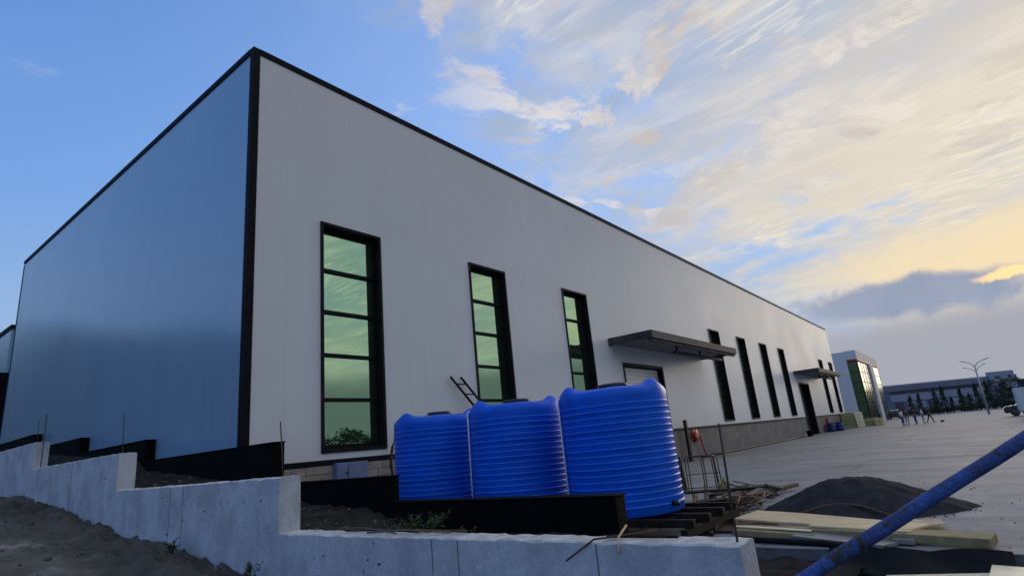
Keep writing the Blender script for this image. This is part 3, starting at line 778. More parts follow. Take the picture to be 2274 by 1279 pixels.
# ---- vehicles
def suv(loc, rz, label, body):
    t = thing('parked_car', label, 'car', loc, rz)
    prof = [(-2.2, .35), (-2.25, .75), (-2.05, 1.02), (-1.15, 1.10), (-.55, 1.62), (-.2, 1.70), (1.55, 1.70), (1.95, 1.58), (2.2, 1.05), (2.25, .5), (2.1, .33)]
    b_ = MB(); b_.prism(prof, -.88, .88, 'y'); b_.build('body', body, t, .06)
    for s_ in (-1, 1):
        MB().prism([(-.95, 1.12), (-.45, 1.56), (.35, 1.58), (.35, 1.12)], s_ * .885 - .01, s_ * .885 + .01, 'y').build('side_window', 'car_glass', t)
        MB().prism([(.45, 1.12), (.45, 1.58), (1.6, 1.58), (1.85, 1.12)], s_ * .885 - .01, s_ * .885 + .01, 'y').build('side_window', 'car_glass', t)
        MB().box(-2.27, -2.16, s_ * .70 - .16, s_ * .70 + .16, .68, .84).build('headlight', 'lamp_glass', t)
        MB().box(2.20, 2.28, s_ * .74 - .09, s_ * .74 + .09, .75, 1.05).build('tail_light', 'red', t)
        for x in (-1.38, 1.38):
            w = MB(); w.lathe([(.20, -.11), (.33, -.11), (.35, -.08), (.35, .08), (.33, .11), (.20, .11)], 20)
            wo = w.build('wheel', 'rubber', t); wo.location = (x, s_ * .80, .35); wo.rotation_euler = (R(90), 0, 0)
            rim = MB(); rim.lathe([(.05, -.10), (.19, -.112), (.20, .112), (.05, .10)], 14); rim.build('rim', 'metal_grey', wo)
    MB().prism([(-1.14, 1.115), (-.575, 1.60), (-.55, 1.625), (-1.17, 1.11)], -.78, .78, 'y').build('windscreen', 'car_glass', t)
    MB().prism([(1.93, 1.56), (2.17, 1.10), (2.19, 1.10), (1.97, 1.575)], -.74, .74, 'y').build('rear_window', 'car_glass', t)
    for s_ in (-1, 1): MB().tube([(-.3, s_ * .74, 1.72), (-.1, s_ * .74, 1.77), (1.3, s_ * .74, 1.77), (1.5, s_ * .74, 1.72)], .025, 6).build('roof_rail', 'car_silver', t)
    return t
c1 = suv((128.5, -1.6, 0), R(180), 'small dark car with pale roof rails seen end-on beside the office block', 'car_dark')
c2 = suv((72, -18.6, 0), R(-90), 'dark car half hidden by the white truck at the right edge', 'car_dark')
MB().box(-.3, 1.5, -.7, .7, 1.702, 1.73).build('roof_panel', 'white_paint', c2)
tr = thing('box_truck', 'white box truck cut off by the right edge', 'truck', (61, -17.1, 0))
MB().box(-1.1, 1.1, -4.4, 0, .62, 2.62).build('cargo_box', 'white_paint', tr, .03)
MB().box(-.45, .45, -6.2, -.2, .42, .60).build('chassis', 'black_steel', tr)
cb = MB(); cb.prism([(-4.5, .5), (-4.5, 2.15), (-5.2, 2.2), (-5.8, 1.35), (-6.3, 1.2), (-6.35, .5)], -1.0, 1.0, 'x'); cbo = cb.build('cab', 'white_paint', tr, .05)
for s_ in (-1, 1):
    MB().prism([(-4.7, 1.3), (-4.7, 2.0), (-5.15, 2.02), (-5.65, 1.32)], s_ * 1.003 - .01, s_ * 1.003 + .01, 'x').build('side_window', 'car_glass', cbo)
    for y in (-1.0, -5.3):
        w = MB(); w.lathe([(.2, -.13), (.38, -.13), (.41, -.09), (.41, .09), (.38, .13), (.2, .13)], 20); wo = w.build('wheel', 'rubber', tr); wo.location = (s_ * .88, y, .41); wo.rotation_euler = (0, R(90), 0)
MB().box(-.95, .95, .003, .03, .75, 2.5).build('rear_door', 'white_paint', tr)

# ---- goods along the far end of the facade
def drum(loc, label):
    t = thing('drum', label, 'drum', loc, 0, 'blue drums by the far doorway')
    b_ = MB(); b_.lathe([(.0, 0), (.38, 0), (.40, .02), (.40, .30), (.42, .33), (.40, .36), (.40, .62), (.42, .65), (.40, .68), (.40, .93), (.38, .96), (.30, .955)], 24); b_.build('shell', 'drum_blue', t)
    b_ = MB(); b_.lathe([(.41, .93), (.42, .95), (.40, .985), (.37, .985)], 24); b_.build('lid_ring', 'black_steel', t)
drum((68.6, -.75, 0), 'dark blue drum nearest the far doorway'); drum((70.0, -1.35, 0), 'dark blue drum, middle of the three by the far doorway'); drum((72.2, -.95, 0), 'dark blue drum farthest from the doorway')
t = thing('fire_extinguisher', 'red extinguisher standing behind the dark blue drums', 'extinguisher', (69.3, -.30, .9))
b = MB(); b.lathe([(0, 0), (.16, 0), (.17, .03), (.17, .55), (.12, .66), (.05, .70), (.05, .76)], 16); b.build('cylinder', 'red', t); MB().box(-.1, .06, -.02, .02, .76, .80).build('handle', 'black_steel', t)
t2 = thing('plinth_shelf', 'short concrete ledge under the red extinguisher', 'ledge', (69.3, -.30, 0)); MB().box(-.4, .4, -.22, .27, 0, .895).build('ledge_body', 'plinth', t2, .02)
def bale(loc, dims, m, rz, label, n):
    t = thing('insulation_stack', label, 'stack', loc, rz, 'stacks of insulation by the facade')
    dx_, dy_, dz_ = dims
    for i in range(n):
        j = random.uniform(-.03, .03)
        MB().box(-dx_ / 2 + j, dx_ / 2 + j, -dy_ / 2 - j, dy_ / 2 - j, dz_ * i / n + .004, dz_ * (i + 1) / n - .012).build('bale', m, t, .03)
bale((81.5, -.85, 0), (3.4, 1.5, 1.95), 'wool', 0, 'tall olive stack of insulation bales against the facade end', 4)
bale((80.3, -2.15, 0), (1.1, .8, 1.9), 'pale_sheet', .1, 'narrow cream stack of foam boards beside the olive stack', 5)
bale((84.5, -2.9, 0), (2.6, 1.6, .95), 'wool', .05, 'low olive stack right of the cream boards', 2)
bale((82.6, -4.0, 0), (1.2, .9, .92), 'wool_yellow', -.05, 'low yellow stack at the right end of the insulation', 2)
# ================================================================== small things on the facade
eb = thing('meter_box', 'blue grey meter box on the block plinth under the first window', 'box', (2.55, -.02, 1.24))
MB().box(0, 1.05, -.16, 0, 0, .56).build('case', 'box_blue', eb, .01)
MB().box(.03, .36, -.178, -.162, .03, .53).build('door', 'box_blue', eb, .004); MB().box(.39, 1.02, -.178, -.162, .03, .53).build('door', 'box_blue', eb, .004)
MB().box(.33, .35, -.20, -.179, .24, .32).build('latch', 'black_steel', eb)
b = MB(); b.tube([(4.75, -.25, 2.62), (4.62, -.22, 2.45), (4.50, -.20, 2.10), (4.42, -.2, 1.7), (4.45, -.25, 1.2), (4.6, -.4, .8)], .045, 8)
tag(b.build('hose', 'rubber'), 'thick black hose curving down the plinth beside the leftmost tank', 'hose')
b = MB(); b.tube([(4.86, -.12, 2.9), (4.78, -.12, 2.0), (4.70, -.15, 1.3), (4.72, -.2, .6)], .018, 6)
tag(b.build('conduit', 'pale_sheet'), 'thin pale conduit beside the black hose', 'conduit')
la = thing('ladder', 'dark ladder leaning on the facade behind the tanks', 'ladder', (7.25, -.12, 4.32))
d_ = Vector((3.1, -1.35, -4.3))
for off in (0, .52): MB().tube([(off, 0, 0), Vector((off, 0, 0)) + d_], .045, 8).build('rail', 'black_steel', la)
for k in range(11):
    p = d_ * (.06 + .085 * k); MB().tube([p, p + Vector((.52, 0, 0))], .026, 6).build('rung', 'black_steel', la)
t = thing('steel_post', 'dark upright steel channel leaning by the plinth right of the tanks', 'post', (26.6, -.45, 0))
b = MB(); b.box(-.13, .13, -.05, -.02, 0, 2.35); b.box(-.13, -.10, -.02, .10, 0, 2.35); b.box(.10, .13, -.02, .10, 0, 2.35); b.build('channel', 'black_steel', t)
MB().box(-.2, .2, -.15, .2, -.002, .02).build('base_plate', 'black_steel', t)
t = thing('hose_reel', 'red hose reel with hanging hose on the plinth right of the dark post', 'hose reel', (28.5, -.02, 0))
b = MB(); b.lathe([(.12, -.10), (.34, -.10), (.34, -.07), (.16, -.06), (.16, .06), (.34, .07), (.34, .10), (.12, .10)], 20); o = b.build('reel', 'red', t); o.location = (0, -.16, 1.42); o.rotation_euler = (R(90), 0, 0)
b = MB(); b.tube([(.2, -.2, 1.5), (.55, -.22, 1.35), (.75, -.22, .9), (.95, -.25, .4), (1.25, -.3, .05), (1.9, -.4, .04)], .05, 8); b.build('hanging_hose', 'red', t)
MB().box(-.05, .05, -.16, 0, 1.0, 1.42).build('bracket', 'black_steel', t)
b = MB(); b.tube([(29.9 + k * 2.9, -.28 + .05 * math.sin(k * 1.7), .07) for k in range(11)], .075, 8)
tag(b.build('drain_pipe', 'rubber'), 'long black drain pipe lying along the foot of the plinth', 'pipe')
t = thing('black_bucket', 'small black bucket at the foot of the plinth before the far doorway', 'bucket', (57.2, -.7, 0))
b = MB(); b.lathe([(0, 0), (.24, 0), (.30, .55), (.32, .56), (.31, .58), (.27, .57), (.22, .04)], 18); b.build('pail', 'black_plastic', t)
b = MB(); b.tube([(.3 * math.cos(a), 0, .56 + .2 * math.sin(a)) for a in [math.pi * k / 8 for k in range(9)]], .012, 6); b.build('handle', 'metal_grey', t)

# ================================================================== scrap right of the tanks
rf = thing('rebar_cage', 'upright frame of bent reinforcing bars standing right of the nearest tank', 'rebar frame', (9.9, -7.35, 0))
for (x, y0, y1, h) in ((-.05, .38, -.42, 1.02), (.12, .36, -.44, 1.0), (.30, .02, -.46, .98), (.42, .0, -.30, 1.0)):
    b = MB(); b.tube([(x, y0, 0), (x, y0 - .01, h - .07), (x, y0 - .07, h), (x + .02, y1 + .07, h), (x + .02, y1, h - .07), (x + .05, y1 - .02, 0)], .016, 6); b.build('hoop', 'rebar', rf)
for z in (.12, .5): MB().tube([(.1, .42, z), (.2, -.5, z + .02)], .012, 6).build('tie_bar', 'rebar', rf)
b = MB(); b.prism([(-.17, 0), (.17, 0), (.15, .98), (-.16, 1.0)], -.02, .02, 'x'); o = b.build('steel_plate', 'rust'); o.location = (10.35, -6.55, .03); o.rotation_euler = (0, R(-8), 0)
tag(o, 'upright rusty brown plate left of the rebar frame', 'plate')
def plank(name, a, c_, w, h, m, label, cat, rot=0., group=None, bev=.006):
    a, c_ = Vector(a), Vector(c_); t = c_ - a; n = 7
    b = MB(); ln = t.length; vs, fs = [], []
    ph = random.random() * 9
    for k in range(n):
        x = ln * k / (n - 1); zz = .014 * math.sin(x * 1.3 + ph); tw = .03 * math.sin(x * .9 + ph)
        for (i, j) in ((-1, 0), (1, 0), (1, 1), (-1, 1)): vs.append((x, i * w / 2, j * h + zz + tw * i * w))
    for k in range(n - 1):
        for q in range(4): fs.append((k * 4 + q, k * 4 + (q + 1) % 4, k * 4 + 4 + (q + 1) % 4, k * 4 + 4 + q))
    fs += [(3, 2, 1, 0), tuple((n - 1) * 4 + q for q in range(4))]
    b.add(vs, fs); o = b.build(name, m, None, bev); o.location = a
    o.rotation_euler = (rot, -math.atan2(t.z, Vector((t.x, t.y)).length), math.atan2(t.y, t.x))
    return tag(o, label, cat, group)
tg = 'dark timbers piled beyond the rebar'
for i, (a, c_, lab) in enumerate([((8.2, -9.75, .02), (10.3, -8.2, .02), 'dark timber at the bottom of the pile beyond the rebar bundle'),
        ((8.6, -9.9, .12), (10.5, -8.5, .12), 'dark timber lying across the top of the pile'),
        ((8.0, -9.2, .02), (9.9, -9.9, .10), 'short dark timber poking towards the sand heap'),
        ((7.4, -9.0, .02), (8.9, -9.6, .03), 'dark timber nearest the sand heap'),
        ((9.0, -8.0, .02), (10.9, -8.3, .02), 'dark timber at the foot of the rebar frame')]):
    plank('timber', a, c_, .16, .09, 'wood', lab, 'timber', 0, tg)
plank('white_board', (8.9, -9.3, .23), (10.2, -8.3, .24), .34, .03, 'grey_sheet', 'grey board lying on the dark timber pile', 'board')
b = MB()
for i in range(22): leafy(b, (random.gauss(0, .06), random.gauss(0, .07), .12 + random.gauss(0, .05)), (.09, .10, .09), 9, .055)
o = b.build('foam_lump', 'foam'); o.location = (9.7, -8.05, .10); tag(o, 'yellowish crumpled foam lump on the timber by the upright bar', 'foam')
sg = 'scrap steel angles in front of the nearest tank'
for i, (a, c_, w, lab) in enumerate([((3.0, -10.05, .03), (7.6, -8.35, .42), .09, 'long steel angle rising past the foot of the nearest tank'),
        ((3.4, -10.35, .02), (6.9, -9.3, .12), .08, 'steel angle on the ground in front of the nearest tank'),
        ((6.1, -8.4, .38), (7.9, -9.7, .30), .07, 'steel angle crossing over the scrap pile'),
        ((5.2, -9.0, .25), (7.6, -8.0, .22), .10, 'rusty angle under the scrap pile'),
        ((6.6, -9.9, .05), (8.6, -8.9, .16), .07, 'steel angle between scrap pile and timbers')]):
    o = plank('steel_angle', a, c_, w, w * .6, 'black_steel' if i % 2 == 0 else 'rust', lab, 'steel angle', .4, sg)
for i, (x, y, lab) in enumerate([(3.6, -9.75, 'black steel box section beside the wall end'), (4.7, -9.55, 'black steel box section under the tank foot'), (5.6, -9.2, 'black steel box section in the middle of the scrap'), (6.9, -8.9, 'black steel box section nearest the rebar frame')]):
    t = thing('box_section', lab, 'steel box', (x, y, -.02), .3 + i, 'black box sections in the scrap')
    b = MB(); b.box(-.35, .35, -.16, .16, 0, .02); b.box(-.35, .35, -.16, -.13, .021, .30); b.box(-.35, .35, .13, .16, .021, .30); b.build('channel', 'black_steel', t); MB().box(-.35, .35, -.17, .17, .302, .33).build('top_plate', 'black_steel', t)
cl = thing('rebar_bundle', 'tangled bundle of curved rusty bars between tank and sand heap', 'rebar', (6.3, -9.6, .04))
for k in range(9):
    ph = random.random() * 6; r = random.uniform(.45, .75); z = .04 + .03 * k; a0 = random.uniform(0, 2)
    b = MB(); b.tube([(r * 1.5 * math.cos(a0 + j * .42), r * .62 * math.sin(a0 + j * .42) - .06 * k * .3, z + .05 * math.sin(ph + j * .7)) for j in range(11)], .014, 6); b.build('bar', 'rust' if k % 3 else 'rebar', cl)
plank('rust_plate', (3.5, -10.25, .0), (5.0, -9.9, .0), .5, .03, 'rust', 'flat rusty plate on the ground behind the wall end', 'plate')
plank('grey_offcut', (3.3, -10.9, .0), (4.6, -10.5, .01), .45, .03, 'plinth', 'pale grey offcut on the slab behind the wall end', 'offcut')
# planks
plank('pale_board', (4.25, -10.3, .16), (3.35, -13.05, .135), .72, .03, 'pale_wood', 'broad pale wooden board lying on the olive boards', 'board')
plank('pale_lath', (3.30, -11.6, .145), (2.93, -12.95, .145), .16, .03, 'pale_wood', 'narrow pale lath on the long olive board', 'lath')
plank('olive_board', (3.52, -10.4, .03), (2.72, -13.85, .03), .34, .11, 'olive_foam', 'long olive tan board reaching towards the right', 'board', bev=.012)
plank('olive_board', (3.22, -10.45, .03), (2.95, -11.75, .03), .28, .09, 'olive_foam', 'short olive tan board beside the wall end', 'board', bev=.01)
plank('yellow_lath', (3.28, -10.4, .125), (3.02, -11.65, .125), .07, .02, 'pale_sheet', 'thin cream lath on the short olive board', 'lath')
plank('sheet_offcut', (2.98, -11.5, .06), (2.55, -12.75, .03), .55, .05, 'grey_sheet', 'grey panel offcut on the slab edge below the olive board', 'panel')
plank('grey_block', (2.78, -12.75, .02), (2.72, -13.0, .02), .16, .06, 'plinth', 'small pale grey block right of the grey panel offcut', 'block')
b = MB(); vs, fs = [], []
for j in range(9):
    for i in range(7):
        x = -.28 + .56 * i / 6; y = -.75 + 1.5 * j / 8; vs.append((x, y, .05 + .09 * abs(fbm(x * 3, y * 3, 2)) + .03 * random.random()))
fs = [(j * 7 + i, j * 7 + i + 1, j * 7 + i + 8, j * 7 + i + 7) for j in range(8) for i in range(6)]
b.add(vs, fs); o = b.build('crumpled_sheet', 'pale_wood'); so = o.modifiers.new('s', 'SOLIDIFY'); so.thickness = .008; o.location = (4.0, -12.55, .0); o.rotation_euler = (0, 0, R(14)); tag(o, 'crumpled cream sheet lying beyond the pale board', 'sheet')
b = MB(); b.tube([(4.75 + .42 * math.sin(k * math.pi / 14), -10.9 - 1.7 * k / 14, .06 + .17 * math.sin(k * math.pi / 14)) for k in range(15)], .024, 8)
tag(b.build('bent_bar', 'rust'), 'bent brown bar arching behind the pale board', 'bar')
b = MB(); b.tube([(2.72, -10.6, .05), (2.62, -11.2, .05), (2.52, -11.9, .05), (2.40, -12.3, .03), (2.32, -12.6, -.08), (2.28, -12.9, -.22)], .045, 8)
tag(b.build('black_pipe', 'black_plastic'), 'black pipe lying along the slab edge beside the wall end', 'pipe')
# sand heap
def heap(x, y):
    a = math.atan2(y, x); r = math.hypot(x, y * .86)
    rr = 1.62 * (1 + .10 * math.cos(2 * a + .6) + .05 * fbm(math.cos(a) * 2, math.sin(a) * 2, 3)) + (.22 * max(0, -math.sin(a)) ** 6)
    t_ = max(0, 1 - r / rr); return .66 * (1 - (1 - t_) ** 1.5 * 1.0 if t_ > .75 else t_ ** .92 * 1.14) * (1 if t_ > 0 else 0) + .03 * fbm(x * 3.3, y * 3.3, 1, 5) + .012 * fbm(x * 12, y * 12, 6, 3) - .03
grid('sand', frange(-2.3, 2.3, .045), frange(-2.7, 2.4, .045), lambda x, y: min(.57 + .04 * fbm(x * 2.6, y * 2.6, 1) + .012 * fbm(x * 12, y * 12, 6, 3), heap(x, y)), 'sand')
sand = bpy.data.objects['sand']; sand.name = 'sand_heap'; del sand['kind']; sand.location = (6.35, -11.75, 0); tag(sand, 'dark heap of sand on the concrete yard', 'sand heap')
# sheets at the bottom right
b = MB(); vs, fs = [], []
for j in range(25):
    for i in range(6):
        y = -12.0 - 2.0 * j / 24; x = 2.33 - .40 * i / 5
        vs.append((x + .03 * math.sin(y * 6), y, (.012 if i == 0 else -.06 - .04 * i) + .05 * abs(math.sin(y * 3.1 + i * .4)) - (.0 if i else 0)))
fs = [(j * 6 + i, j * 6 + i + 1, j * 6 + i + 7, j * 6 + i + 6) for j in range(24) for i in range(5)]
b.add(vs, fs, True); o = b.build('plastic_sheet', 'black_plastic'); so = o.modifiers.new('s', 'SOLIDIFY'); so.thickness = .006; tag(o, 'black plastic sheet draped over the slab edge at the lower right', 'sheet')
plank('cream_panel', (1.50, -12.75, -.22), (1.72, -14.0, -.14), .42, .05, 'pale_sheet', 'cream panel lying at the bottom right corner, thin end', 'panel')
plank('cream_panel', (1.72, -13.75, -.12), (1.62, -15.2, -.12), .62, .06, 'pale_sheet', 'cream panel cut off by the bottom right corner', 'panel')

# ================================================================== on and around the concrete wall
def twig(pts, r, label, m='wood'):
    b = MB(); b.tube(pts, r, 6); return tag(b.build('stick', m), label, 'stick', 'sticks on the wall top')
twig([(-2.70, -7.9, 1.02), (-2.66, -8.6, 1.03), (-2.62, -9.75, 1.02)], .014, 'long dark stick lying along the wall top below the tanks', 'rebar')
twig([(-2.80, -8.4, 1.02), (-2.72, -9.0, 1.04), (-2.69, -9.6, 1.02)], .010, 'thin dark stick beside the long one on the wall top')
twig([(-2.60, -7.6, 1.03), (-2.68, -8.2, 1.05), (-2.80, -8.9, 1.02)], .009, 'crooked thin stick at the left end of the sticks on the wall')
twig([(-2.93, -11.15, .86), (-2.84, -11.38, 1.012), (-2.62, -11.85, 1.05)], .009, 'brown stick hanging over the wall front near its end', 'rust')
twig([(-2.74, -11.45, 1.02), (-2.70, -12.05, 1.02)], .013, 'short black rod on the wall top near the end', 'black_steel')
twig([(-2.88, -11.62, .93), (-2.82, -11.60, 1.03), (-2.70, -11.62, 1.10)], .008, 'short pale stick crossing the brown one on the wall edge', 'pale_wood')
def weed(loc, r, h, n, label):
    t = thing('weed', label, 'weed', loc, random.random() * 6, 'weeds by the walls')
    s_ = MB(); l_ = MB()
    for i in range(n):
        a = random.random() * 6.28; q = random.uniform(.2, 1) * r; p1 = Vector((math.cos(a) * q, math.sin(a) * q, h * random.uniform(.5, 1)))
        s_.tube([(0, 0, -.03), p1 * .5 + Vector((0, 0, h * .15)), p1], [.005, .004, .002], 5)
        for k in range(7):
            c_ = p1 * random.uniform(.35, 1.0); d2 = Vector((random.uniform(-1, 1), random.uniform(-1, 1), random.uniform(-.2, .7))).normalized(); sd = d2.cross(Vector((0, 0, 1))).normalized() * .018; ln = random.uniform(.05, .10)
            l_.add([c_, c_ + d2 * ln * .5 + sd, c_ + d2 * ln, c_ + d2 * ln * .5 - sd], [(0, 1, 2, 3)])
    s_.build('stem', 'leaf_weed', t); l_.build('leaves', 'leaf_weed', t)
weed((-.95, -7.3, ter_z(-.95, -7.3)), .48, .40, 44, 'bushy green weed growing in front of the black wall')
weed((-1.05, -6.7, ter_z(-1.05, -6.7)), .28, .22, 16, 'low green weed left of the bushy one')
weed((-.9, -8.0, ter_z(-.9, -8.0)), .25, .20, 14, 'low green weed right of the bushy one')
weed((-2.25, -3.2, ter_z(-2.25, -3.2)), .22, .20, 10, 'small weed on the middle step of the wall')
weed((-3.05, -6.35, bank_z(-3.05, -6.35)), .14, .26, 9, 'small dry weed at the foot of the concrete step')
weed((-3.1, -4.1, bank_z(-3.1, -4.1)), .16, .16, 9, 'small weed on the dirt below the middle step')

# ================================================================== blue pole close to the camera
pa, pb = Vector((-4.744, -13.552, 1.322)), Vector((-4.524, -14.132, 1.651)); pd = (pb - pa).normalized()
b = MB(); pts = [pa - pd * 2.75 + pd * (.12 * k) for k in range(46)]
pts = [p + Vector((.0025 * fbm(k * .9, 1, 1), .0025 * fbm(k * .9, 2, 1), .004 * fbm(k * .9, 3, 1))) for k, p in enumerate(pts)]
b.tube(pts, [.0235 + .002 * fbm(k * .8, 7, 3) for k in range(46)], 16)
tag(b.build('steel_pole', 'pole_blue'), 'chipped blue painted steel pole slanting across the lower right', 'pole')
e_ = pts[-1] - pd * .25
pr_ = thing('pole_prop', 'timber prop just outside the right edge holding up the blue pole', 'prop', (e_.x, e_.y, -.42))
MB().box(-.05, .05, -.05, .05, 0, e_.z + .42 - .10).build('post', 'wood', pr_); MB().box(-.14, .14, -.06, .06, e_.z + .42 - .098, e_.z + .42 - .038).build('saddle', 'wood', pr_); MB().box(-.3, .3, -.3, .3, -.01, .03).build('base_board', 'wood', pr_)

# thin scrap bars and boards heaped between the nearest tank and the wall end
random.seed(23)
for i in range(16):
    x, y, a, ln = random.uniform(3.2, 7.8), random.uniform(-10.3, -8.9), random.uniform(-.6, 1.3), random.uniform(.8, 2.2)
    z = random.uniform(.04, .34); e = Vector((math.cos(a) * ln, math.sin(a) * ln * .7, random.uniform(-.12, .14)))
    q = Vector((x, y, z)); q2 = q + e; q2.z = max(.02, q2.z); q2.y = min(q2.y, -8.6)
    b = MB(); b.tube([q, (q + q2) / 2 + Vector((0, 0, random.uniform(-.03, .04))), q2], random.choice((.011, .014, .02)), 6)
    m = random.choice(('rust', 'rebar', 'black_steel', 'black_steel'))
    tag(b.build('scrap_bar', m), {'rust': 'thin rusty brown bar', 'rebar': 'thin dark brown bar', 'black_steel': 'thin black bar'}[m] + ' in the scrap heap beside the nearest tank', 'bar', 'thin bars in the scrap heap')
for i in range(6):
    x, y, a = random.uniform(3.4, 8.6), random.uniform(-10.1, -8.8), random.uniform(-.4, 1.2)
    plank('scrap_board', (x, y, .02 + .05 * i), (x + math.cos(a) * 1.1, min(-8.7, y + math.sin(a) * .9), .04 + .05 * i), .14, .035, 'wood', 'short dark board in the scrap heap beside the nearest tank', 'board', 0, 'short boards in the scrap heap')
# crumbs of sand spilt round the heap
b = MB()
for i in range(260):
    a = random.random() * 6.283; r = 1.5 + abs(random.gauss(0, .17)); stone_mesh(b, (6.35 + r * math.cos(a), -11.75 + r * 1.15 * math.sin(a), .006), random.uniform(.006, .02))
struct(b.build('spilt_sand', 'sand'), 'stuff')
# grit scattered on the concrete
b = MB()
for i in range(420):
    x, y = 2.5 + abs(random.gauss(0, 5.5)), random.uniform(-14.5, -3); stone_mesh(b, (x, y, .004), random.choice((.006, .01, .016, .028)))
struct(b.build('grit', 'stone'), 'stuff')
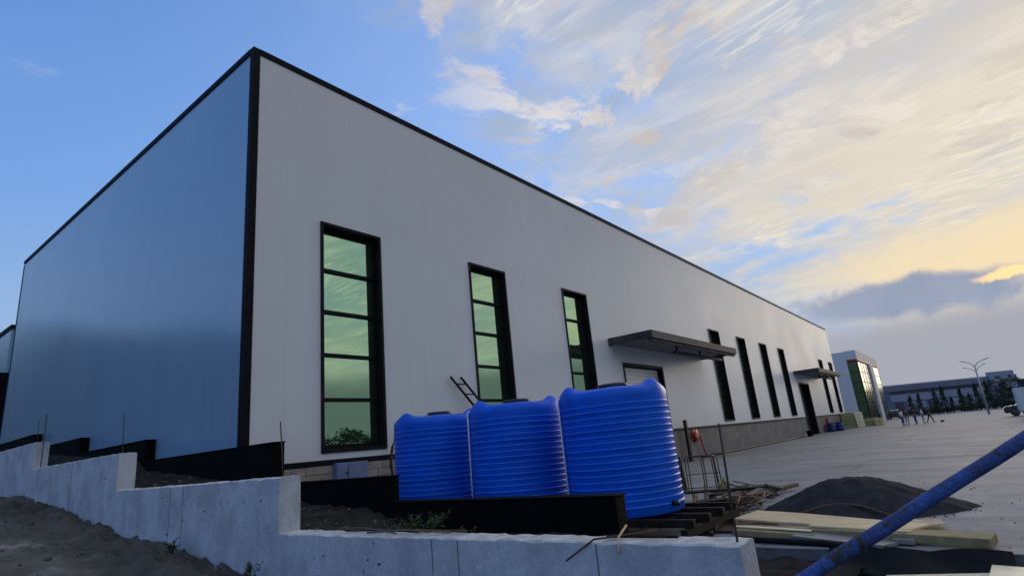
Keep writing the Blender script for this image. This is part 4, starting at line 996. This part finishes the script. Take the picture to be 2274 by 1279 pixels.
# ================================================================== people on the yard
def person(loc, rz, label, top, legs, joints, hairm='hair'):
    """one continuous skinned figure; joints maps name -> (x, y, z)"""
    J = dict(pel=(0, 0, .93), wai=(0, 0, 1.10), che=(0, 0, 1.32), nec=(0, 0, 1.48), hea=(-.02, 0, 1.58), crn=(-.01, 0, 1.70),
             ls=(0, .19, 1.41), le=(.02, .25, 1.14), lw=(-.08, .24, .90), lh=(-.12, .23, .80), rs=(0, -.19, 1.41), re=(.02, -.25, 1.14), rw=(-.08, -.24, .90), rh=(-.12, -.23, .80),
             lp=(0, .10, .90), lk=(-.02, .11, .50), la=(.02, .11, .09), lt=(-.16, .12, .04), rp=(0, -.10, .90), rk=(-.02, -.11, .50), ra=(.02, -.11, .09), rtoe=(-.16, -.12, .04))
    J.update(joints)
    Rd = dict(pel=.145, wai=.135, che=.155, nec=.058, hea=.092, crn=.085, ls=.075, le=.046, lw=.034, lh=.042, rs=.075, re=.046, rw=.034, rh=.042, lp=.10, lk=.068, la=.045, lt=.04, rp=.10, rk=.068, ra=.045, rtoe=.04)
    E_ = [('pel', 'wai'), ('wai', 'che'), ('che', 'nec'), ('nec', 'hea'), ('hea', 'crn'), ('che', 'ls'), ('ls', 'le'), ('le', 'lw'), ('lw', 'lh'), ('che', 'rs'), ('rs', 're'), ('re', 'rw'), ('rw', 'rh'),
          ('pel', 'lp'), ('lp', 'lk'), ('lk', 'la'), ('la', 'lt'), ('pel', 'rp'), ('rp', 'rk'), ('rk', 'ra'), ('ra', 'rtoe')]
    bm = bmesh.new(); sk = bm.verts.layers.skin.verify(); V = {}
    for n_, p in J.items():
        V[n_] = bm.verts.new(p); V[n_][sk].radius = (Rd[n_], Rd[n_]); V[n_][sk].use_root = n_ == 'pel'
    for a, c_ in E_: bm.edges.new((V[a], V[c_]))
    me = bpy.data.meshes.new('tmp'); bm.to_mesh(me); bm.free()
    tmp = bpy.data.objects.new('tmp', me); COL.objects.link(tmp)
    tmp.modifiers.new('k', 'SKIN'); sb = tmp.modifiers.new('s', 'SUBSURF'); sb.levels = 2
    dg = bpy.context.evaluated_depsgraph_get(); out_ = bpy.data.meshes.new_from_object(tmp.evaluated_get(dg))
    bpy.data.objects.remove(tmp); bpy.data.meshes.remove(me)
    for m in (top, legs, 'skin', 'black_plastic', hairm): out_.materials.append(MATS[m])
    Jv = {k: Vector(v) for k, v in J.items()}
    def dseg(p, a, c_):
        ab = c_ - a; t_ = max(0, min(1, (p - a).dot(ab) / max(1e-9, ab.length_squared))); return (p - a - ab * t_).length
    grp = [(0, ('pel', 'wai')), (0, ('wai', 'che')), (0, ('ls', 'le')), (0, ('rs', 're')), (0, ('che', 'ls')), (0, ('che', 'rs')), (2, ('le', 'lw')), (2, ('re', 'rw')), (2, ('lw', 'lh')), (2, ('rw', 'rh')), (2, ('nec', 'hea')), (2, ('hea', 'crn')),
           (1, ('lp', 'lk')), (1, ('rp', 'rk')), (1, ('lk', 'la')), (1, ('rk', 'ra')), (1, ('pel', 'lp')), (1, ('pel', 'rp')), (3, ('la', 'lt')), (3, ('ra', 'rtoe'))]
    for p in out_.polygons:
        c_ = p.center; p.use_smooth = True
        p.material_index = min(grp, key=lambda g_: dseg(c_, Jv[g_[1][0]], Jv[g_[1][1]]) - .0)[0]
    t = thing('person', label, 'person', loc, rz, 'people gathered on the far yard')
    out_.name = 'body'; obj('body', out_, t)
    h = Vector(J['crn']); hd = Vector(J['hea'])
    b = MB(); b.lathe([(.02, .100), (.06, .092), (.088, .06), (.100, .01), (.098, -.04), (.085, -.08)], 14, (h.x + .022, h.y, h.z - .01)); b.build('hair', hairm, t)
    f_ = MB()   # nose and eyes on the face side (-x)
    f_.lathe([(.004, -.02), (.014, 0), (.004, .012)], 6, (hd.x - .085, hd.y, hd.z + .035)); f_.build('nose', 'skin', t)
    for s_ in (-1, 1):
        f_ = MB(); f_.lathe([(.003, -.008), (.010, 0), (.003, .008)], 6, (hd.x - .080, hd.y + s_ * .033, hd.z + .068)); f_.build('eye', 'hair', t)
    return t
person((70.5, -7.55, 0), R(60), 'person in a white top and blue trousers, leftmost of the yard group', 'cloth_white', 'cloth_blue', {})
person((69.6, -8.05, 0), R(200), 'person in a maroon top and pale trousers, second from left in the group', 'cloth_maroon', 'cloth_grey', dict(re=(-.10, -.25, 1.16), rw=(-.30, -.16, 1.15), rh=(-.38, -.13, 1.18)))
person((70.6, -8.75, 0), R(250), 'person in a black top and bright blue trousers in the middle of the group', 'cloth_dark', 'cloth_blue', dict(lt=(-.16, .15, .04), la=(.02, .16, .09)))
person((71.2, -9.40, 0), R(100), 'person in a white shirt and grey trousers, right of the black top', 'cloth_white', 'cloth_grey', {})
person((71.8, -10.0, 0), R(110), 'person all in dark clothes striding at the right end of the group', 'cloth_dark', 'cloth_dark', dict(lk=(-.18, .11, .52), la=(-.24, .11, .10), lt=(-.41, .12, .05), rk=(.12, -.11, .50), ra=(.34, -.11, .13), rtoe=(.20, -.12, .04)))
person((92.0, -3.1, 0), R(180), 'person in dark clothes alone beside the low insulation stacks', 'cloth_dark', 'cloth_dark', {})
t = thing('bag', 'small black bag on the yard right of the group', 'bag', (72.5, -11.0, 0))
b = MB(); b.prism([(-.42, 0), (.42, 0), (.45, .08), (.30, .19), (-.28, .20), (-.46, .09)], -.16, .16, 'y'); b.build('bag_body', 'cloth_dark', t, .05)
b = MB(); b.tube([(-.18, 0, .18), (-.10, .06, .27), (.10, .06, .27), (.18, 0, .18)], .015, 6); b.build('strap', 'cloth_dark', t)
